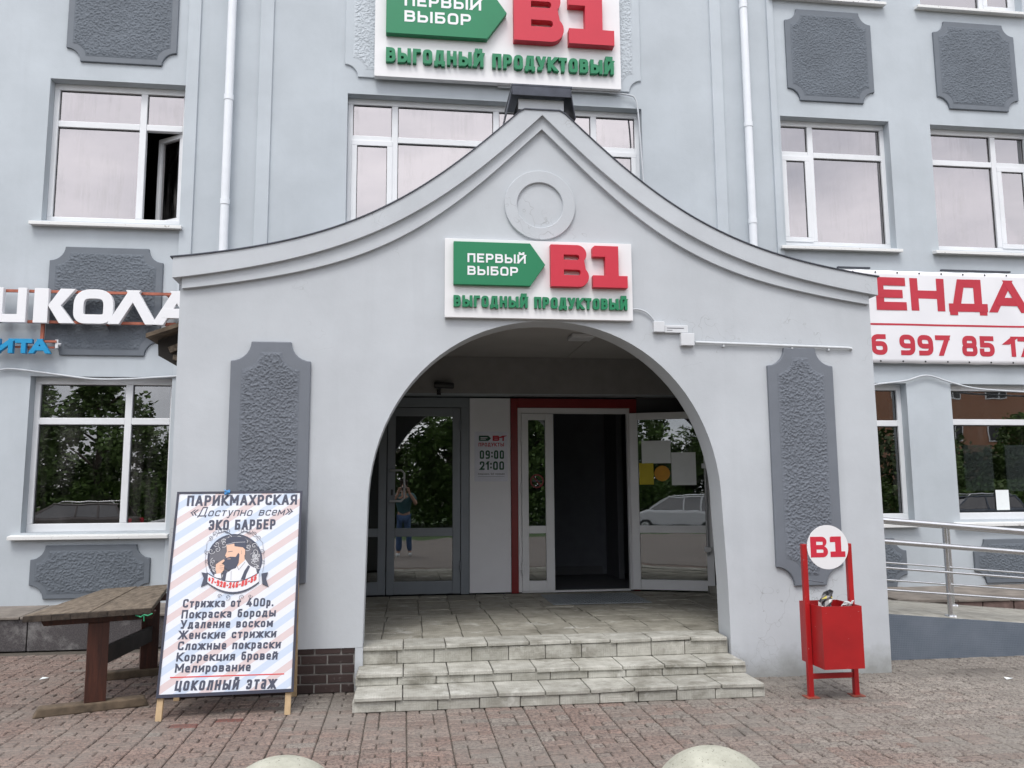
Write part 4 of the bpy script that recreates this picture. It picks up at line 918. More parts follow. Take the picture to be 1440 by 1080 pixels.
# ================================================================ A-BOARD
ab = thing('sandwich_board', 'striped barber price board on pine legs standing left of the steps', 'advertising board', (-1.26, 6.4, 0))
BL, BR_, TL = Vector((-1.722, 6.36, .150)), Vector((-.787, 6.395, .152)), Vector((-1.712, 6.752, 1.588))
ex = (BR_-BL); BWd = ex.length; ex.normalize(); ez = TL-BL; ez = (ez-ex*ez.dot(ex)); BHt = ez.length; ez.normalize(); en = ex.cross(ez)
fB = lambda u, v, w_: tuple(BL+ex*u+ez*v+en*w_)
def bpx(u, v):                    # photo pixel -> board coordinates
    d = ray(u, v); o = Vector((0, 0, EYE)); t = (BL-o).dot(en)/d.dot(en); q = o+d*t-BL; return (q.dot(ex), q.dot(ez))
m = MB(); m.extr([(0, 0), (BWd, 0), (BWd, BHt), (0, BHt)], fB, -.012, 0); pn = m.build('poster_panel', poster_m, ab)
m = MB().use(blackpaint); e = .013
for a, b, c, d in ((-.004, e, -.004, BHt+.004), (BWd-e, BWd+.004, -.004, BHt+.004), (e, BWd-e, -.004, e+.006), (e, BWd-e, BHt-e, BHt+.004)): m.extr([(a, c), (b, c), (b, d), (a, d)], fB, -.016, .004)
m.build('edge_strip', None, ab)
for u in (.0, BWd-.055):
    m = MB(); m.extr([(u, -.158), (u+.042, -.158), (u+.042, 1.2), (u, 1.2)], fB, -.05, -.017); m.build('leg', woodlight, ab, .002)
    a = Vector(fB(u+.02, 1.46, -.04)); m = MB(); m.beam(a, (a.x, 6.905, 0), .042, .03); m.build('rear_leg', woodlight, ab, .002)
def bt(mb, s, X0, X1, Yb, Ht, org, t, **k):      # text measured in enlargements of the photograph (6x)
    ox, oy = org; a = bpx(ox+X0/6, oy+Yb[0]/6); b = bpx(ox+X1/6, oy+Yb[1]/6)
    sl = (b[1]-a[1])/(b[0]-a[0]); fn = lambda u, v, w_: fB(u, v+(u-a[0])*sl, w_)
    lettering(mb, s, a[0], b[0], a[1], Ht/6/FPX*6.75, t, fn, 0, .0012, **k)
A, B = (200, 680), (200, 830)
def line(*a, **k): m = MB().use(ink_m); bt(m, *a, **k); m.build('slate_lettering', None, pn)
line('ПАРИКМАХРСКАЯ', 375, 1305, (190, 178), 86, A, .2, gap=.14); line('ЭКО БАРБЕР', 558, 1122, (394, 385), 82, A, .2, gap=.14)
line('«Доступно всем»', 400, 1258, (278, 268), 76, A, .1, gap=.16, shear=.25, xh=.62)
for s, x0, x1, y0, y1 in (('Стрижка от 400р.', 340, 1105, 147, 135), ('Покраска бороды', 328, 1125, 240, 222), ('Удаление воском', 320, 1100, 325, 310), ('Женские стрижки', 303, 1128, 415, 398), ('Сложные покраски', 297, 1166, 507, 490), ('Коррекция бровей', 285, 1140, 602, 585), ('Мелирование', 273, 912, 697, 682)):
    line(s, x0, x1, (y0, y1), 64, B, .2, gap=.17, shear=.03)
line('цоколный этаж', 270, 1125, (850, 832), 88, B, .18, gap=.17, shear=.1, xh=.80)
m = MB().use(inkred); a, b = bpx(200+235/6, 830+737/6), bpx(200+1198/6, 830+706/6); m.extr([(a[0], a[1]-.004), (b[0], b[1]-.004), (b[0], b[1]+.004), (a[0], a[1]+.004)], fB, 0, .0012); m.build('red_rule', None, pn)
# printed barber vignette
def q6(*pts): return [bpx(200+x/6, 680+y/6) for x, y in pts]
m = MB(); L = [.0]
def flat(pts, mt): 
    L[0] += .00012; m.use(mt).extr(pts, fB, -.0005, L[0]+.0008)
def stroke(pts, wd, mt):
    P = [Vector(p) for p in q6(*pts)]; P = round_path([tuple(p) for p in P], .01); a, b = ribbon(P, wd, False); L[0] += .00006
    m.use(mt); n = len(a); V = [fB(p.x, p.y, L[0]+.0008) for p in a+b]; m.add(V, [(i, i+1, n+i+1, n+i) for i in range(n-1)])
ell = lambda cx, cy, rx, ry, n=40: [(cx+rx*math.cos(2*math.pi*k/n), cy+ry*math.sin(2*math.pi*k/n)) for k in range(n)]
flat(q6(*ell(782, 640, 232, 215)), ink_m); flat(q6(*ell(782, 640, 215, 200)), greyink)
rv = random.Random(3)
def spiral(cx, cy, r, a0, mt, wd=.0022, turns=1.4, sgn=1):
    stroke([(cx+r*(1-k/16)*math.cos(a0+sgn*turns*2*math.pi*k/14), cy+r*(1-k/16)*math.sin(a0+sgn*turns*2*math.pi*k/14)) for k in range(15)], wd, mt)
for k in range(70):
    a = rv.uniform(0, 6.28); q = rv.uniform(.62, .92); spiral(782+232*q*math.cos(a), 640+210*q*math.sin(a), rv.uniform(16, 34), rv.uniform(0, 6), (paperink, ink_m, paperink)[k % 3], .0028, 1.1, rv.choice((-1, 1)))
for s in (-1, 1):
    for (dx, dy, r, a) in ((170, -215, 26, 1), (205, -180, 22, 2), (120, -238, 30, 0), (60, -243, 26, 3), (232, -60, 24, 4), (240, 20, 18, 1), (130, 310, 20, 0), (60, 320, 26, 2)): spiral(782+s*dx, 640+dy, r, a, ink_m, .0028, 1.2, s)
    stroke([(782+s*150, 640-235), (782+s*235, 640-140), (782+s*250, 640+20), (782+s*235, 640+110)], .0022, greyink)
    stroke([(782+s*30, 430), (782+s*80, 402), (782+s*140, 420)], .005, ink_m)
flat(q6((700, 830), (712, 760), (770, 715), (800, 690), (870, 640), (905, 690), (960, 720), (975, 780), (930, 830)), paperink)     # shirt
flat(q6((810, 640), (862, 600), (866, 650), (800, 705)), skin_ink)                                                                    # neck
flat(q6((712, 520), (790, 500), (870, 520), (868, 600), (840, 640), (740, 660), (708, 640), (712, 618), (700, 612), (716, 572)), skin_ink)   # face
flat(q6((706, 630), (745, 618), (790, 620), (812, 585), (822, 600), (815, 670), (790, 715), (730, 735), (696, 715), (690, 660)), ink_m)      # beard
flat(q6((706, 500), (708, 470), (740, 452), (800, 448), (860, 455), (884, 480), (880, 530), (872, 560), (850, 540), (780, 530), (778, 508), (715, 520)), ink_m)  # hair
stroke([(712, 516), (780, 498), (870, 494)], .0022, paperink); stroke([(726, 578), (762, 572)], .004, ink_m); stroke([(722, 638), (745, 636)], .003, skin_ink)
flat(q6(*ell(838, 582, 13, 24, 14)), skin_ink); stroke([(836, 568), (842, 584), (836, 596)], .002, greyink)
flat(q6((622, 685), (650, 664), (690, 640), (697, 652), (672, 678), (694, 690), (690, 730), (664, 762), (628, 770), (622, 725)), skin_ink)     # hand
for dy in (0, 16, 30): stroke([(655, 690+dy), (688, 694+dy)], .0016, ink_m)
flat(q6((612, 765), (665, 758), (668, 800), (606, 800)), paperink)
flat(q6((690, 735), (716, 742), (700, 820), (676, 815)), ink_m); flat(q6((862, 740), (895, 690), (912, 700), (880, 768), (868, 812), (832, 812)), ink_m)
stroke([(800, 690), (815, 730), (868, 665)], .0025, greyink); stroke([(752, 740), (750, 815)], .002, greyink)
arc = lambda y0, sag: [(545+440*k/14, y0+sag*(1-((k-7)/7)**2)) for k in range(15)]
flat(q6(*(arc(748, 78)+arc(838, 92)[::-1])), ink_m); flat(q6(*([(x, y) for x, y in arc(758, 76)]+[(x, y) for x, y in arc(828, 88)[::-1]])), paperink)
for s in (-1, 1): flat(q6((782+s*225, 760), (782+s*280, 750), (782+s*262, 800), (782+s*285, 872), (782+s*232, 848)), ink_m)
m.use(inkred); a = bpx(200+556/6, 680+826/6); b = bpx(200+962/6, 680+822/6)
lettering(m, '+7-928-246-05-55', a[0], b[0], a[1], .043, .22, lambda u, v, w_: fB(u, v-.055*(1-((u-(a[0]+b[0])/2)/((b[0]-a[0])/2))**2), w_), 0, L[0]+.003, gap=.12, shear=.1)
m.build('barber_vignette', None, pn)
m = MB(); o = Vector(fB(.37, BHt, .01)); P = [o+Vector((.02*math.sin(k*2.1), -.01+.008*math.cos(k*1.7), -.02+.03*((k*7) % 5)/4)) for k in range(9)]; m.tube(P, .008, 6)
tag(m.build('plastic_tie', blueplastic), 'scrap of blue plastic film tied on the top edge of the barber board', 'film')

# ================================================================ TABLE
tb = thing('wooden_table', 'old trestle table with a weathered board top and red brown legs by the plinth', 'table', (-2.3, 7.3, 0))
ZT = .735; FLc, FRc, BRc, BLc = [Vector((*onZ(u, v, ZT), 0)) for u, v in ((33, 866), (214, 854), (239, 821), (146, 828))]
ax = (FRc-FLc); tw = ax.length; ax.normalize(); ay = Vector((-ax.y, ax.x, 0))
def tq(s, t, z): return tuple((FLc*(1-s)+FRc*s)*(1-t)+(BLc*(1-s)+BRc*s)*t+Vector((0, 0, z)))
nb = 2; m = MB()
for k in range(nb):
    a, b = k/nb+.003, (k+1)/nb-.003; j = rnd.uniform(-.008, .008); h = rnd.uniform(-.003, .003)
    m.hexa([tq(a, j, ZT-.04), tq(b, j, ZT-.04), tq(b, 1, ZT-.04), tq(a, 1, ZT-.04)], [tq(a, j, ZT+h), tq(b, j, ZT+h), tq(b, 1, ZT+h), tq(a, 1, ZT+h)])
m.build('table_top', woodtop_m, tb, .005)
m = MB(); 
for k in range(14):
    a, b = k/14, (k+1)/14; q0 = rnd.uniform(-.006, .002); m.hexa([tuple(Vector(tq(a, 0, ZT-.046))+Vector((0, -.016+q0, 0))), tuple(Vector(tq(b, 0, ZT-.046))+Vector((0, -.016+q0, 0))), tq(b, -.004, ZT-.046), tq(a, -.004, ZT-.046)], [tuple(Vector(tq(a, 0, ZT-.004))+Vector((0, -.014+q0, 0))), tuple(Vector(tq(b, 0, ZT-.006))+Vector((0, -.014+q0, 0))), tq(b, -.004, ZT-.001), tq(a, -.004, ZT-.001)])
m.build('edge_board', simple('rotten_dark_edge', (.04, .03, .022), .85, 0, .6, 25, .6, 70), tb, .003)
C1, C2 = Vector((-2.25, 6.70, 0)), Vector((-2.21, 7.86, 0))
def tl_(c, a, b, z): return tuple(c+ax*a+ay*b+Vector((0, 0, z)))
def tb_(m, c, a0, a1, b0, b1, z0, z1, sh=0): m.hexa([tl_(c, a0, b0, z0), tl_(c, a1, b0, z0), tl_(c, a1, b1, z0), tl_(c, a0, b1, z0)], [tl_(c, a0+sh, b0, z1), tl_(c, a1-sh, b0, z1), tl_(c, a1-sh, b1, z1), tl_(c, a0+sh, b1, z1)]); return m
for c in (C1, C2):
    tb_(MB(), c, -.072, .072, -.045, .045, .066, ZT-.10).build('leg', wooddark_m, tb, .004)
    tb_(MB(), c, -.36, .36, -.04, .04, ZT-.10, ZT-.042, -.03).build('top_rail', wooddark_m, tb, .004)
    tb_(MB(), c, -.40, .37, -.055, .055, -.004, .066, .035).build('skid', woodskid, tb, .012)
m = MB(); m.beam(tl_(C1, .0, .046, .36), tl_(C2, .0, -.046, .36), .04, .13); m.build('stretcher', simple('dark_old_timber', (.03, .024, .02), .7, 0, .3, 9), tb, .004)
tp = lambda a, b, z: tq(a/tw, b, z)
m = MB(); o = Vector(tp(tw-.05, .0, ZT-.06)); m.tube([o+Vector((-.06, -.012, .01)), o+Vector((-.02, -.02, -.004)), o+Vector((.0, -.016, .012)), o+Vector((.03, -.02, .005)), o+Vector((.06, -.01, .018))], .006, 6); m.tube([o+Vector((0, -.018, .005)), o+Vector((.004, -.02, -.035))], .004, 6)
tag(m.build('twine_knot', greenstr), 'knot of green twine on the front corner of the wooden table', 'twine')

# ================================================================ LITTER BIN
bn = thing('litter_bin', 'red metal litter bin on two posts with a white disc reading B1', 'litter bin', (3.3, 6.25, 0))
for x in (3.105, 3.475):
    m = MB(); m.box(x-.02, x+.02, 6.23, 6.27, 0, 1.155); m.build('post', binred_m, bn, .004)
    m = MB(); m.box(x-.05, x+.05, 6.20, 6.30, -.002, .008); m.build('base_plate', simple('rusty_red', (.22, .05, .03), .7, 0, .4, 20), bn, .002)
m = MB(); m.box(3.125, 3.455, 6.24, 6.26, .135, .175); m.build('cross_bar', binred_m, bn, .003)
m = MB(); t = .005; x0, x1, y0, y1, z0, z1 = 3.13, 3.452, 6.06, 6.42, .24, .70
m.box(x0, x1, y0, y0+t, z0, z1).box(x0, x1, y1-t, y1, z0, z1).box(x0, x0+t, y0+t, y1-t, z0, z1).box(x1-t, x1, y0+t, y1-t, z0, z1).box(x0+t, x1-t, y0+t, y1-t, z0, z0+t); m.build('bucket', binred_m, bn)
m = MB(); fd = face(6.226); m.disc(fd, 3.29, 1.13, .17, 0, .006, 56); ds = m.build('disc_sign', trim_m, bn)
m = MB().use(sign_red)
def slabB1(m, fn, x0, z0, w_, h, d0, d1):
    u = lambda a: x0+a*w_; v = lambda b: z0+b*h
    rb = lambda a0, a1, b0, b1, r: [(u(a0), v(b0))]+[(u(a1)-r+r*math.cos(R(-90+18*i)), v(b0)+r+r*math.sin(R(-90+18*i))) for i in range(6)]+[(u(a1)-r+r*math.cos(R(18*i)), v(b1)-r+r*math.sin(R(18*i))) for i in range(6)]+[(u(a0), v(b1))]
    m.extr_holes([[(u(0), v(0))]+[(u(.5)-h*.27+h*.27*math.cos(R(a)), v(.27)+h*.27*math.sin(R(a))) for a in range(-90, 61, 15)]+[(u(.47)-h*.25+h*.25*math.cos(R(a)), v(.75)+h*.25*math.sin(R(a))) for a in range(-60, 91, 15)]+[(u(0), v(1))], rb(.17, .37, .22, .38, h*.04)[::-1], rb(.17, .36, .60, .76, h*.04)[::-1]], fn, d0, d1)
    m.extr([(u(.57), v(0)), (u(1), v(0)), (u(1), v(.27)), (u(.89), v(.27)), (u(.89), v(1)), (u(.60), v(1)), (u(.57), v(.94)), (u(.57), v(.73)), (u(.72), v(.73)), (u(.72), v(.27)), (u(.57), v(.27))], fn, d0, d1)
slabB1(m, fd, 3.29-.143, 1.053, .286, .158, .006, .0075); m.build('red_lettering', None, ds)
m = MB(); m.tube([(3.12, 6.24, .88), (3.17, 6.22, .872), (3.23, 6.2, .862)], .004, 6); m.build('wire_hook', capm, bn)
# crumpled wrapper and paper sticking out of the bin
foils = [simple('black_foil', (.022, .022, .026), .35), simple('grey_foil', (.22, .21, .21), .4), simple('pale_foil', (.55, .55, .53), .5), simple('yellow_foil', (.45, .38, .05), .5)]
m = MB(); seg = 10; pr = [(.02, .58, 0), (.05, .64, 0), (.054, .69, .0), (.05, .72, .01), (.044, .745, .016), (.036, .765, .026), (.038, .785, .04), (.028, .802, .055), (.0, .808, .06)]
pt = lambda k, q: (3.215+pr[q][2]*.8+pr[q][0]*(1+.25*math.sin((k % seg)*2.3+q*1.7))*math.cos(2*math.pi*(k % seg)/seg), 6.17+.6*pr[q][0]*(1+.25*math.sin((k % seg)*3.1+q*2.9))*math.sin(2*math.pi*(k % seg)/seg), pr[q][1]+.006*math.sin((k % seg)*4.1+q))
for q in range(len(pr)-1):
    for k in range(seg):
        m.use(foils[0] if q >= 5 else foils[3] if (q == 4 and k % 3 == 0) else foils[(0, 1, 2, 1, 0, 1)[(k+2*q) % 6]]); m.add([pt(k, q), pt(k+1, q), pt(k+1, q+1), pt(k, q+1)], [(0, 1, 2, 3)])
tag(m.build('crumpled_wrapper'), 'crumpled black and grey wrapper poking out of the red bin', 'litter')
m = MB(); 
for k in range(6): m.beam((3.33+.02*k, 6.2, .64+.01*(k % 2)), (3.36+.018*k, 6.13+.01*k, .705+.006*((k*3) % 4)), .05, .004)
tag(m.build('crumpled_paper', paper_m), 'scrap of white paper lying in the top of the red bin', 'litter')

# ================================================================ BOLLARDS
prf = [(.32*math.cos(R(a)), .30*math.sin(R(a))) for a in range(-8, 90, 6)]+[(.0005, .301)]
for u, dy, lb in ((395, 4.36, 'round concrete dome bollard in front of the barber board, at left'), (1003, 4.2, 'round concrete dome bollard in front of the steps, at right')):
    X = onY(u, 1080, dy)[0]
    m = MB(); m.lathe(prf, (0, 0, 0), 56); b_ = m.build('dome_bollard', boll_m, None, smooth=50); b_.location = (X, dy, 0); tag(b_, lb, 'bollard', 'concrete dome bollards on the forecourt')

# ================================================================ RAMP AND RAILING
rp_ = thing('access_ramp', 'sloping access ramp with a blue grey chequer plate side, right of the porch', 'ramp', (6.5, 7.9, 0))
rz = lambda x: .405-.087*(x-4.62)
m = MB(); m.extr([(4.215, 0), (8.9, 0), (8.9, rz(8.9)), (4.215, rz(4.215))], lambda u, v, w_: (u, 7.42+w_, v), 0, .02); m.build('side_plate', rampside_m, rp_)
m = MB()
for k in range(8): y0 = 7.441+k*.172; m.hexa([(4.215, y0, 0), (8.9, y0, 0), (8.9, y0+.165, 0), (4.215, y0+.165, 0)], [(4.215, y0, rz(4.215)+.006), (8.9, y0, rz(8.9)+.006), (8.9, y0+.165, rz(8.9)+.006), (4.215, y0+.165, rz(4.215)+.006)])
m.build('deck', conc_m, rp_, .006)
for yy, lb, pxs in ((7.50, 'nearer steel handrail along the front edge of the ramp', (5.19, 7.3)), (8.62, 'farther steel handrail along the wall side of the ramp', (6.0, 8.0))):
    h = thing('steel_handrail', lb, 'handrail', (6.5, yy, 0), 'handrails of the ramp'); near = yy < 8
    x0, x1 = 4.24, 8.8
    lv = ((.865, .028), (.665, .025), (.42, .011), (.215, .011)) if near else ((.865, .028), (.42, .010), (.235, .010))
    for dz, r in lv:
        m = MB(); m.tube([(x0, yy, rz(x0)+dz), (x1, yy, rz(x1)+dz)], r, 16); m.build('rail', steel, h, smooth=40)
    for x in pxs:
        m = MB(); m.tube([(x, yy+.03, rz(x)), (x, yy+.03, rz(x)+.84)], .022, 14); m.lathe([(.001, .022), (.05, .02), (.055, .0)], (x, yy+.03, rz(x)), 20); m.build('post', steel, h, smooth=40)

for u, v, lb in ((62, 955, 'small white scrap of paper on the paving left of the table'), (1418, 955, 'tiny white scrap of paper on the paving by the ramp at right')):
    x, y = onZ(u, v, 0); m = MB(); m.add([(x-.03, y-.02, .004), (x+.035, y-.012, .012), (x+.03, y+.022, .006), (x-.02, y+.025, .014)], [(0, 1, 2, 3)]); o = tag(m.build('paper_scrap', paper_m), lb, 'litter'); sd_ = o.modifiers.new('thickness', 'SOLIDIFY'); sd_.thickness = .002
# ================================================================ BEHIND THE CAMERA (what the glass mirrors)
mb = MB(); mb.box(-90, 100, -60, -16.0, -.45, -.22).box(-90, 100, -9.65, -7.0, -.45, -.03); tag(mb.build('lawn', simple('grass_green', (.045, .085, .02), .95, 0, .4, 3, .5, 60)), kind='structure')
leafm = NT('leaf_green')
_a = leafm.n('ShaderNodeAttribute'); _a.attribute_name = 'tone'; leafm.col(_a.outputs[0]); leaf_m = leafm.set(.6, 0, .3)
bark_m = simple('tree_bark', (.07, .055, .04), .9, 0, .3, 8, .6, 30)
rt = random.Random(11)
def tree(x, y, hgt, label):
    t = thing('leafy_tree', label, 'tree', (x, y, -.25), 'trees across the road')
    m = MB(); m.tube([(x, y, .0), (x+.05, y, hgt*.3), (x-.05, y+.1, hgt*.6), (x, y, hgt*.9)], [.2, .16, .1, .03], 9)
    for k in range(7):
        a = k*2.4; z = hgt*(.22+.08*k); m.tube([(x, y, z), (x+math.cos(a)*hgt*.16, y+math.sin(a)*hgt*.16, z+hgt*.1), (x+math.cos(a)*hgt*.26, y+math.sin(a)*hgt*.26, z+hgt*.14)], [.07, .045, .012], 6)
    m.build('trunk', bark_m, t, smooth=60)
    m = MB(); cl = []
    for k in range(60):
        z = rt.uniform(.10, 1.0)*hgt; rr = hgt*.36*(math.sin(min(1, (1.06-z/hgt)*1.55)*math.pi/2))*rt.uniform(.25, 1.0); a = rt.uniform(0, 6.28)
        cl.append((x+rr*math.cos(a), y+rr*math.sin(a), z+.1, rt.uniform(.45, .95)))
    for cx, cy, cz, r in cl:
        k0 = rt.uniform(.6, 1.35)
        for i in range(150):
            d = Vector((rt.gauss(0, 1), rt.gauss(0, 1), rt.gauss(0, 1))).normalized()*r*rt.uniform(.45, 1.05); p = Vector((cx, cy, cz))+d*1.0
            if p.z < .25: continue
            s = rt.uniform(.07, .19); u = Vector((rt.gauss(0, 1), rt.gauss(0, 1), rt.gauss(0, .6))).normalized(); v = u.orthogonal().normalized()
            k = k0*rt.uniform(.7, 1.3); m.t = (.085*k, .14*k, .038*k)
            m.add([p-u*s, p+v*s*.55, p+u*s, p-v*s*.55], [(0, 1, 2, 3)])
    m.build('crown', leaf_m, t)
    return t
T0 = [tree(-21, -19.5, 7.6, 'broad leafy green tree across the road from the shop'), tree(-6.5, -20.5, 8.2, 'taller leafy green tree across the road from the shop'), tree(5.6, -19.6, 7.0, 'rounded leafy green tree across the road from the shop')]
spots = [(-31, -13, 1.1, 0), (-26.6, -14.2, 1.0, 1), (-22.4, -12.6, .95, 2), (-14.2, -14.0, 1.0, 2), (-11.0, -12.4, .92, 0), (-.4, -12.4, .95, 1), (8.8, -13.6, 1.08, 0), (12.6, -12.6, .95, 2), (16.8, -13.6, .72, 1), (21.5, -13.0, .62, 0), (26.0, -13.2, .7, 2), (31, -13.4, .6, 1), (-7.8, -15.2, .9, 2), (1.8, -15, .92, 0), (6.6, -15.4, .95, 1), (-2.6, -15.8, .98, 2)]
def kids(o): return [c for c in bpy.data.objects if c.parent == o]
for i, (x, y, s, k) in enumerate(spots):
    src = T0[k]; c = src.copy(); COL.objects.link(c); c.location = (x*1.25, y-7, -.25); c.scale = (s*1.08, s*1.08, s); c.rotation_euler = (0, 0, i*1.3)
    c['label'] = ('broad leafy green tree across the road from the shop', 'taller leafy green tree across the road from the shop', 'rounded leafy green tree across the road from the shop')[k]
    for ch in kids(src): d = ch.copy(); COL.objects.link(d); d.parent = c
# clipped undergrowth below the crowns: one mass
m = MB()
for i in range(40000):
    x = rt.uniform(-48, 48); hgt = 1.75+.35*math.sin(x*.9)+.2*math.sin(x*2.3); y = rt.uniform(-19.6, -17.4); z = -.22+hgt*rt.random()**.7; s = rt.uniform(.07, .16)
    u = Vector((rt.gauss(0, 1), rt.gauss(0, 1), rt.gauss(0, .6))).normalized(); v = u.orthogonal().normalized(); k = rt.uniform(.6, 1.5); m.t = (.075*k, .13*k, .03*k); p = Vector((x, y, z))
    m.add([p-u*s, p+v*s*.6, p+u*s, p-v*s*.6], [(0, 1, 2, 3)])
for i in range(42000):
    x = rt.uniform(-60, 60); hgt = 4.3+.7*math.sin(x*.5)+.4*math.sin(x*1.7); y = rt.uniform(-25.5, -22.5); z = -.2+hgt*rt.random()**.8; s = rt.uniform(.11, .24)
    u = Vector((rt.gauss(0, 1), rt.gauss(0, 1), rt.gauss(0, .6))).normalized(); v = u.orthogonal().normalized(); k = rt.uniform(.5, 1.3); m.t = (.05*k, .09*k, .022*k); p = Vector((x, y, z))
    m.add([p-u*s, p+v*s*.6, p+u*s, p-v*s*.6], [(0, 1, 2, 3)])
tag(m.build('hedge_undergrowth', leaf_m), kind='stuff')
# brick block of flats
fl = thing('brick_apartment_block', 'orange brick block of flats with white windows beyond the trees', 'building', (31, -38, 0))
bk = NT('orange_brick'); _b = bk.n('ShaderNodeTexBrick'); _b.inputs['Scale'].default_value = 4; _b.inputs['Color1'].default_value = (.34, .155, .085, 1); _b.inputs['Color2'].default_value = (.28, .125, .07, 1); _b.inputs['Mortar'].default_value = (.3, .25, .2, 1)
bk.l(bk.map((1, 1, 1), (R(90), 0, 0)), _b.inputs[0]); bk.col(_b.outputs[0]); m = MB(); m.box(14, 52, -46, -34, 0, 13.5); m.build('wall', bk.set(.85), fl)
m = MB(); m.box(13.7, 52.3, -46.3, -33.7, 13.5, 13.9); m.build('roof', capm, fl)
for i in range(10):
    for k in range(4):
        x = 16+i*3.6; z = 1.6+k*3.1; m = MB(); m.box(x, x+1.6, -33.98, -33.93, z, z+1.5); f = m.build('window', white_m, fl)
        for a, b in ((.08, .98), (1.06, 1.52)): m = MB(); m.box(x+a, x+b, -33.929, -33.92, z+.08, z+1.42); m.build('pane', gasket_m, f)
# parked estate cars along the kerb
def car(x, y, paint, label):
    c = thing('parked_car', label, 'car', (x, y, 0), 'cars parked along the road'); W = .88
    m = MB(); side = [(-2.2, .35), (-2.25, .6), (-2.2, .82), (-1.5, .95), (-1.1, 1.0), (1.9, 1.02), (2.15, .98), (2.2, .6), (2.15, .35)]
    prv = lambda u, v, w_: (x+u, y+w_, v)
    m.extr(side, prv, -W, W); m.build('body', paint, c, .09, seg=3)
    m = MB(); q = [(-1.25, .98, .84), (1.95, 1.0, .84), (1.70, 1.46, .66), (-.45, 1.46, .66)]
    m.add([(x+u, y-w_, z) for u, z, w_ in q]+[(x+u, y+w_, z) for u, z, w_ in q], [(0, 1, 2, 3), (7, 6, 5, 4), (0, 3, 7, 4), (3, 2, 6, 7), (2, 1, 5, 6), (1, 0, 4, 5)]); m.build('windows', glass('car_glass', .12, (1, 1, 1), (.05, .05, .05)) if 'car_glass' not in MATS else MATS['car_glass'], c, .02)
    m = MB(); m.box(x-.5, x+1.74, y-.67, y+.67, 1.45, 1.51); rf = m.build('roof', paint, c, .03)
    for s in (-.55, .55): m = MB(); m.tube([(x-.35, y+s, 1.50), (x-.25, y+s, 1.57), (x+1.5, y+s, 1.57), (x+1.6, y+s, 1.50)], .018, 8); m.build('roof_rail', steel, rf)
    for s in (-1, 1):
        for a, b in (((-1.22, .985), (-.46, 1.45)), ((.32, 1.0), (.32, 1.45)), ((1.1, 1.0), (1.05, 1.45)), ((1.92, 1.0), (1.69, 1.45))):
            m = MB(); m.beam((x+a[0], y+s*.845, a[1]), (x+b[0], y+s*.668, b[1]), .07, .03, (0, 1, 0)); m.build('window_pillar', paint, c)
        for u in (-1.4, 1.35):
            m = MB(); m.tube([(x+u, y+s*.70, .33), (x+u, y+s*.90, .33)], .33, 28); w_ = m.build('wheel', gasket_m, c, .03)
            m = MB(); m.tube([(x+u, y+s*.89, .33), (x+u, y+s*.912, .33)], .2, 20); m.build('rim', steel, w_)
        m = MB(); m.box(x-2.27, x-2.05, y+s*.6-.18, y+s*.6+.18, .66, .8); m.build('headlight', boxwhite, c, .03)
        m = MB(); m.box(x+2.05, x+2.23, y+s*.72-.1, y+s*.72+.1, .65, .95); m.build('tail_light', sign_red, c, .02)
    m = MB(); m.box(x-2.32, x-2.1, y-.85, y+.85, .32, .58); m.build('bumper', paint, c, .05)
    c.location.z = -.32
    return c
car(-6.9, -12.3, simple('white_car_paint', (.62, .63, .64), .3, 0, .02, 2, coat=.5), 'white estate car with roof rails parked across the road')
car(-11.9, -12.1, simple('brown_car_paint', (.10, .085, .08), .3, .2, .02, 2, coat=.5), 'dark brown estate car with roof rails parked across the road')
car(23.5, -12.3, simple('blue_car_paint', (.06, .08, .11), .3, .2, .02, 2, coat=.5), 'dark blue estate car with roof rails parked across the road')

# ---- the photographer: stands behind the camera, mirrored in the grey door
def skinned(name, joints, links, mat, parent, sub=1):
    me = bpy.data.meshes.new(name); base = parent.location if parent else Vector()
    keys = list(joints); me.from_pydata([Vector(joints[k][0])-base for k in keys], [(keys.index(a), keys.index(b)) for a, b in links], [])
    o = bpy.data.objects.new(name, me); COL.objects.link(o); o.parent = parent; me.materials.append(mat)
    sk = o.modifiers.new('skin', 'SKIN'); sk.use_smooth_shade = True
    if not me.skin_vertices: 
        bm = bmesh.new(); bm.from_mesh(me); bm.verts.layers.skin.verify(); bm.to_mesh(me); bm.free()
    for i, k in enumerate(keys): r = joints[k][1]; me.skin_vertices[0].data[i].radius = r if isinstance(r, tuple) else (r, r)
    me.skin_vertices[0].data[0].use_root = True
    ss = o.modifiers.new('subsurf', 'SUBSURF'); ss.levels = sub; ss.render_levels = sub
    return o
pe = thing('person', 'person in a teal shirt and blue jeans holding a phone up with both hands', 'person', (0, -.45, 0))
J = {'pelvis': ((0, -.45, .96), (.15, .11)), 'waist': ((0, -.45, 1.12), (.14, .10)), 'chest': ((0, -.45, 1.32), (.17, .11)), 'neck': ((0, -.44, 1.50), .055), 'jaw': ((0, -.41, 1.565), (.06, .065)), 'head': ((0, -.42, 1.66), (.078, .095)), 'crown': ((0, -.43, 1.73), (.06, .07)), 'nose': ((0, -.305, 1.625), .014)}
LK = [('pelvis', 'waist'), ('waist', 'chest'), ('chest', 'neck'), ('neck', 'jaw'), ('jaw', 'head'), ('head', 'crown'), ('head', 'nose')]
SH = {}; JN = {}
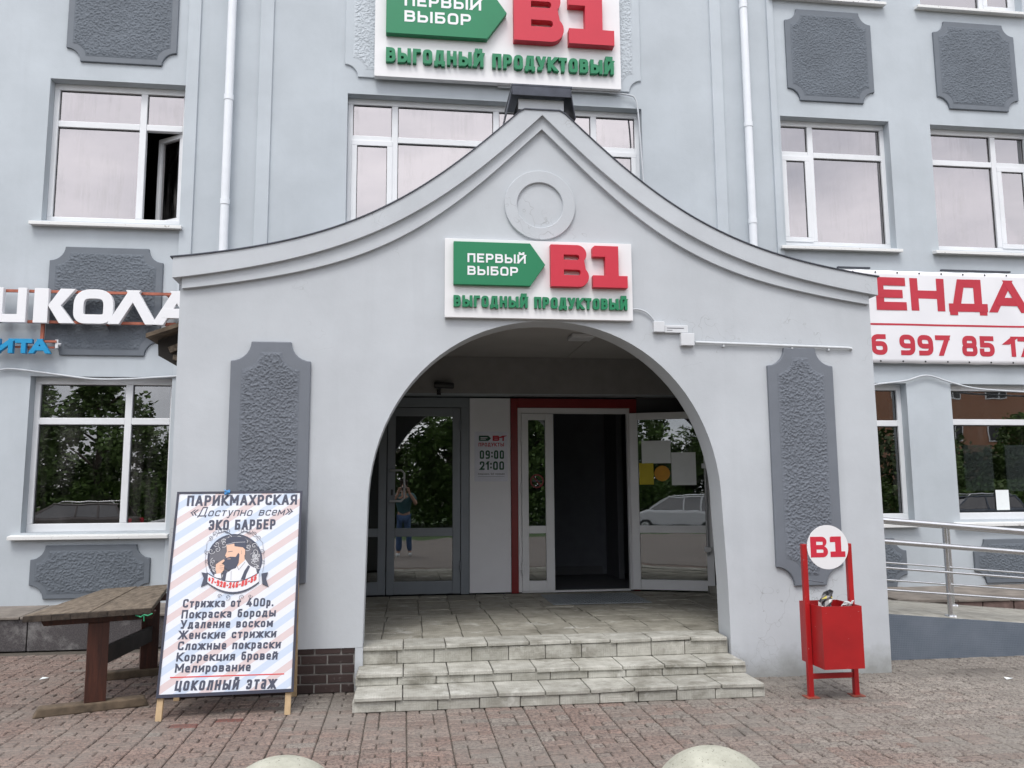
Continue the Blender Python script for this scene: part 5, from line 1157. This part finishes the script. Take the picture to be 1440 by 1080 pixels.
for s, n in ((-1, 'a'), (1, 'b')):
    J.update({'sh'+n: ((s*.19, -.45, 1.43), .058), 'el'+n: ((s*.30, -.28, 1.22), .043), 'wr'+n: ((s*.125, -.10, 1.50), .027), 'pa'+n: ((s*.105, -.065, 1.56), (.036, .016)),
              'hi'+n: ((s*.095, -.45, .90), .088), 'kn'+n: ((s*.115, -.43, .50), .058), 'an'+n: ((s*.13, -.46, .09), .038), 'to'+n: ((s*.15, -.32, .035), .03)})
    LK += [('chest', 'sh'+n), ('sh'+n, 'el'+n), ('el'+n, 'wr'+n), ('wr'+n, 'pa'+n), ('pelvis', 'hi'+n), ('hi'+n, 'kn'+n), ('kn'+n, 'an'+n), ('an'+n, 'to'+n)]
    for i, (dz, ln) in enumerate(((-.012, .85), (.012, 1), (.034, 1.0), (.055, .9))):
        a, b = f'f{i}{n}', f'g{i}{n}'; J[a] = ((s*(.105), -.045+.004*i, 1.575+dz), .0095); J[b] = ((s*(.105-.05*ln), -.022, 1.578+dz), .008); LK += [('pa'+n, a), (a, b)]
    J['t0'+n] = ((s*.085, -.075, 1.60), .012); J['t1'+n] = ((s*.055, -.07, 1.615), .0095); LK += [('pa'+n, 't0'+n), ('t0'+n, 't1'+n)]
skin_m = simple('skin', (.46, .28, .20), .55, 0, .05)
skinned('body', J, LK, skin_m, pe)
g = lambda d: {k: (J[k][0], tuple(x+d for x in J[k][1]) if isinstance(J[k][1], tuple) else J[k][1]+d) for k in J}
K = g(.018); mid = {}
for n in 'ab': K['ue'+n] = (tuple((Vector(J['sh'+n][0])*.25+Vector(J['el'+n][0])*.75)), .062); K['cu'+n] = ((J['an'+n][0][0], -.455, .10), .062)
shirt = {k: K[k] for k in ('chest', 'waist', 'sha', 'shb', 'uea', 'ueb')}; shirt['hem'] = ((0, -.45, .93), (.165, .125)); shirt['collar'] = ((0, -.445, 1.46), .075)
skinned('shirt', shirt, [('chest', 'waist'), ('waist', 'hem'), ('chest', 'collar'), ('chest', 'sha'), ('chest', 'shb'), ('sha', 'uea'), ('shb', 'ueb')], simple('teal_shirt', (.03, .10, .11), .8), pe)
jeans = {k: K[k] for k in ('pelvis', 'hia', 'hib', 'kna', 'knb', 'cua', 'cub')}
skinned('jeans', jeans, [('pelvis', 'hia'), ('pelvis', 'hib'), ('hia', 'kna'), ('hib', 'knb'), ('kna', 'cua'), ('knb', 'cub')], simple('blue_denim', (.06, .11, .22), .85), pe)
for s in (-1, 1):
    skinned('shoe', {'h': ((s*.13, -.48, .045), .046), 'm': ((s*.14, -.39, .045), .046), 't': ((s*.152, -.29, .035), .038)}, [('h', 'm'), ('m', 't')], paper_m, pe)
    m = MB(); m.lathe([(.001, -.013), (.011, -.006), (.013, 0), (.011, .006), (.001, .013)], (s*.033, -.328, 1.645), 12); m.build('eye', paper_m, pe, smooth=180)
skinned('hair', {'a': ((0, -.45, 1.70), (.088, .10)), 'b': ((0, -.44, 1.755), (.065, .08)), 'c': ((0, -.50, 1.62), (.06, .05))}, [('a', 'b'), ('a', 'c')], simple('brown_hair', (.035, .022, .014), .7), pe)
m = MB(); m.box(-.078, .078, -.048, -.040, 1.562, 1.638); tag(m.build('phone', blackplastic, None, .003), 'black phone held up in both hands by the person', 'phone')
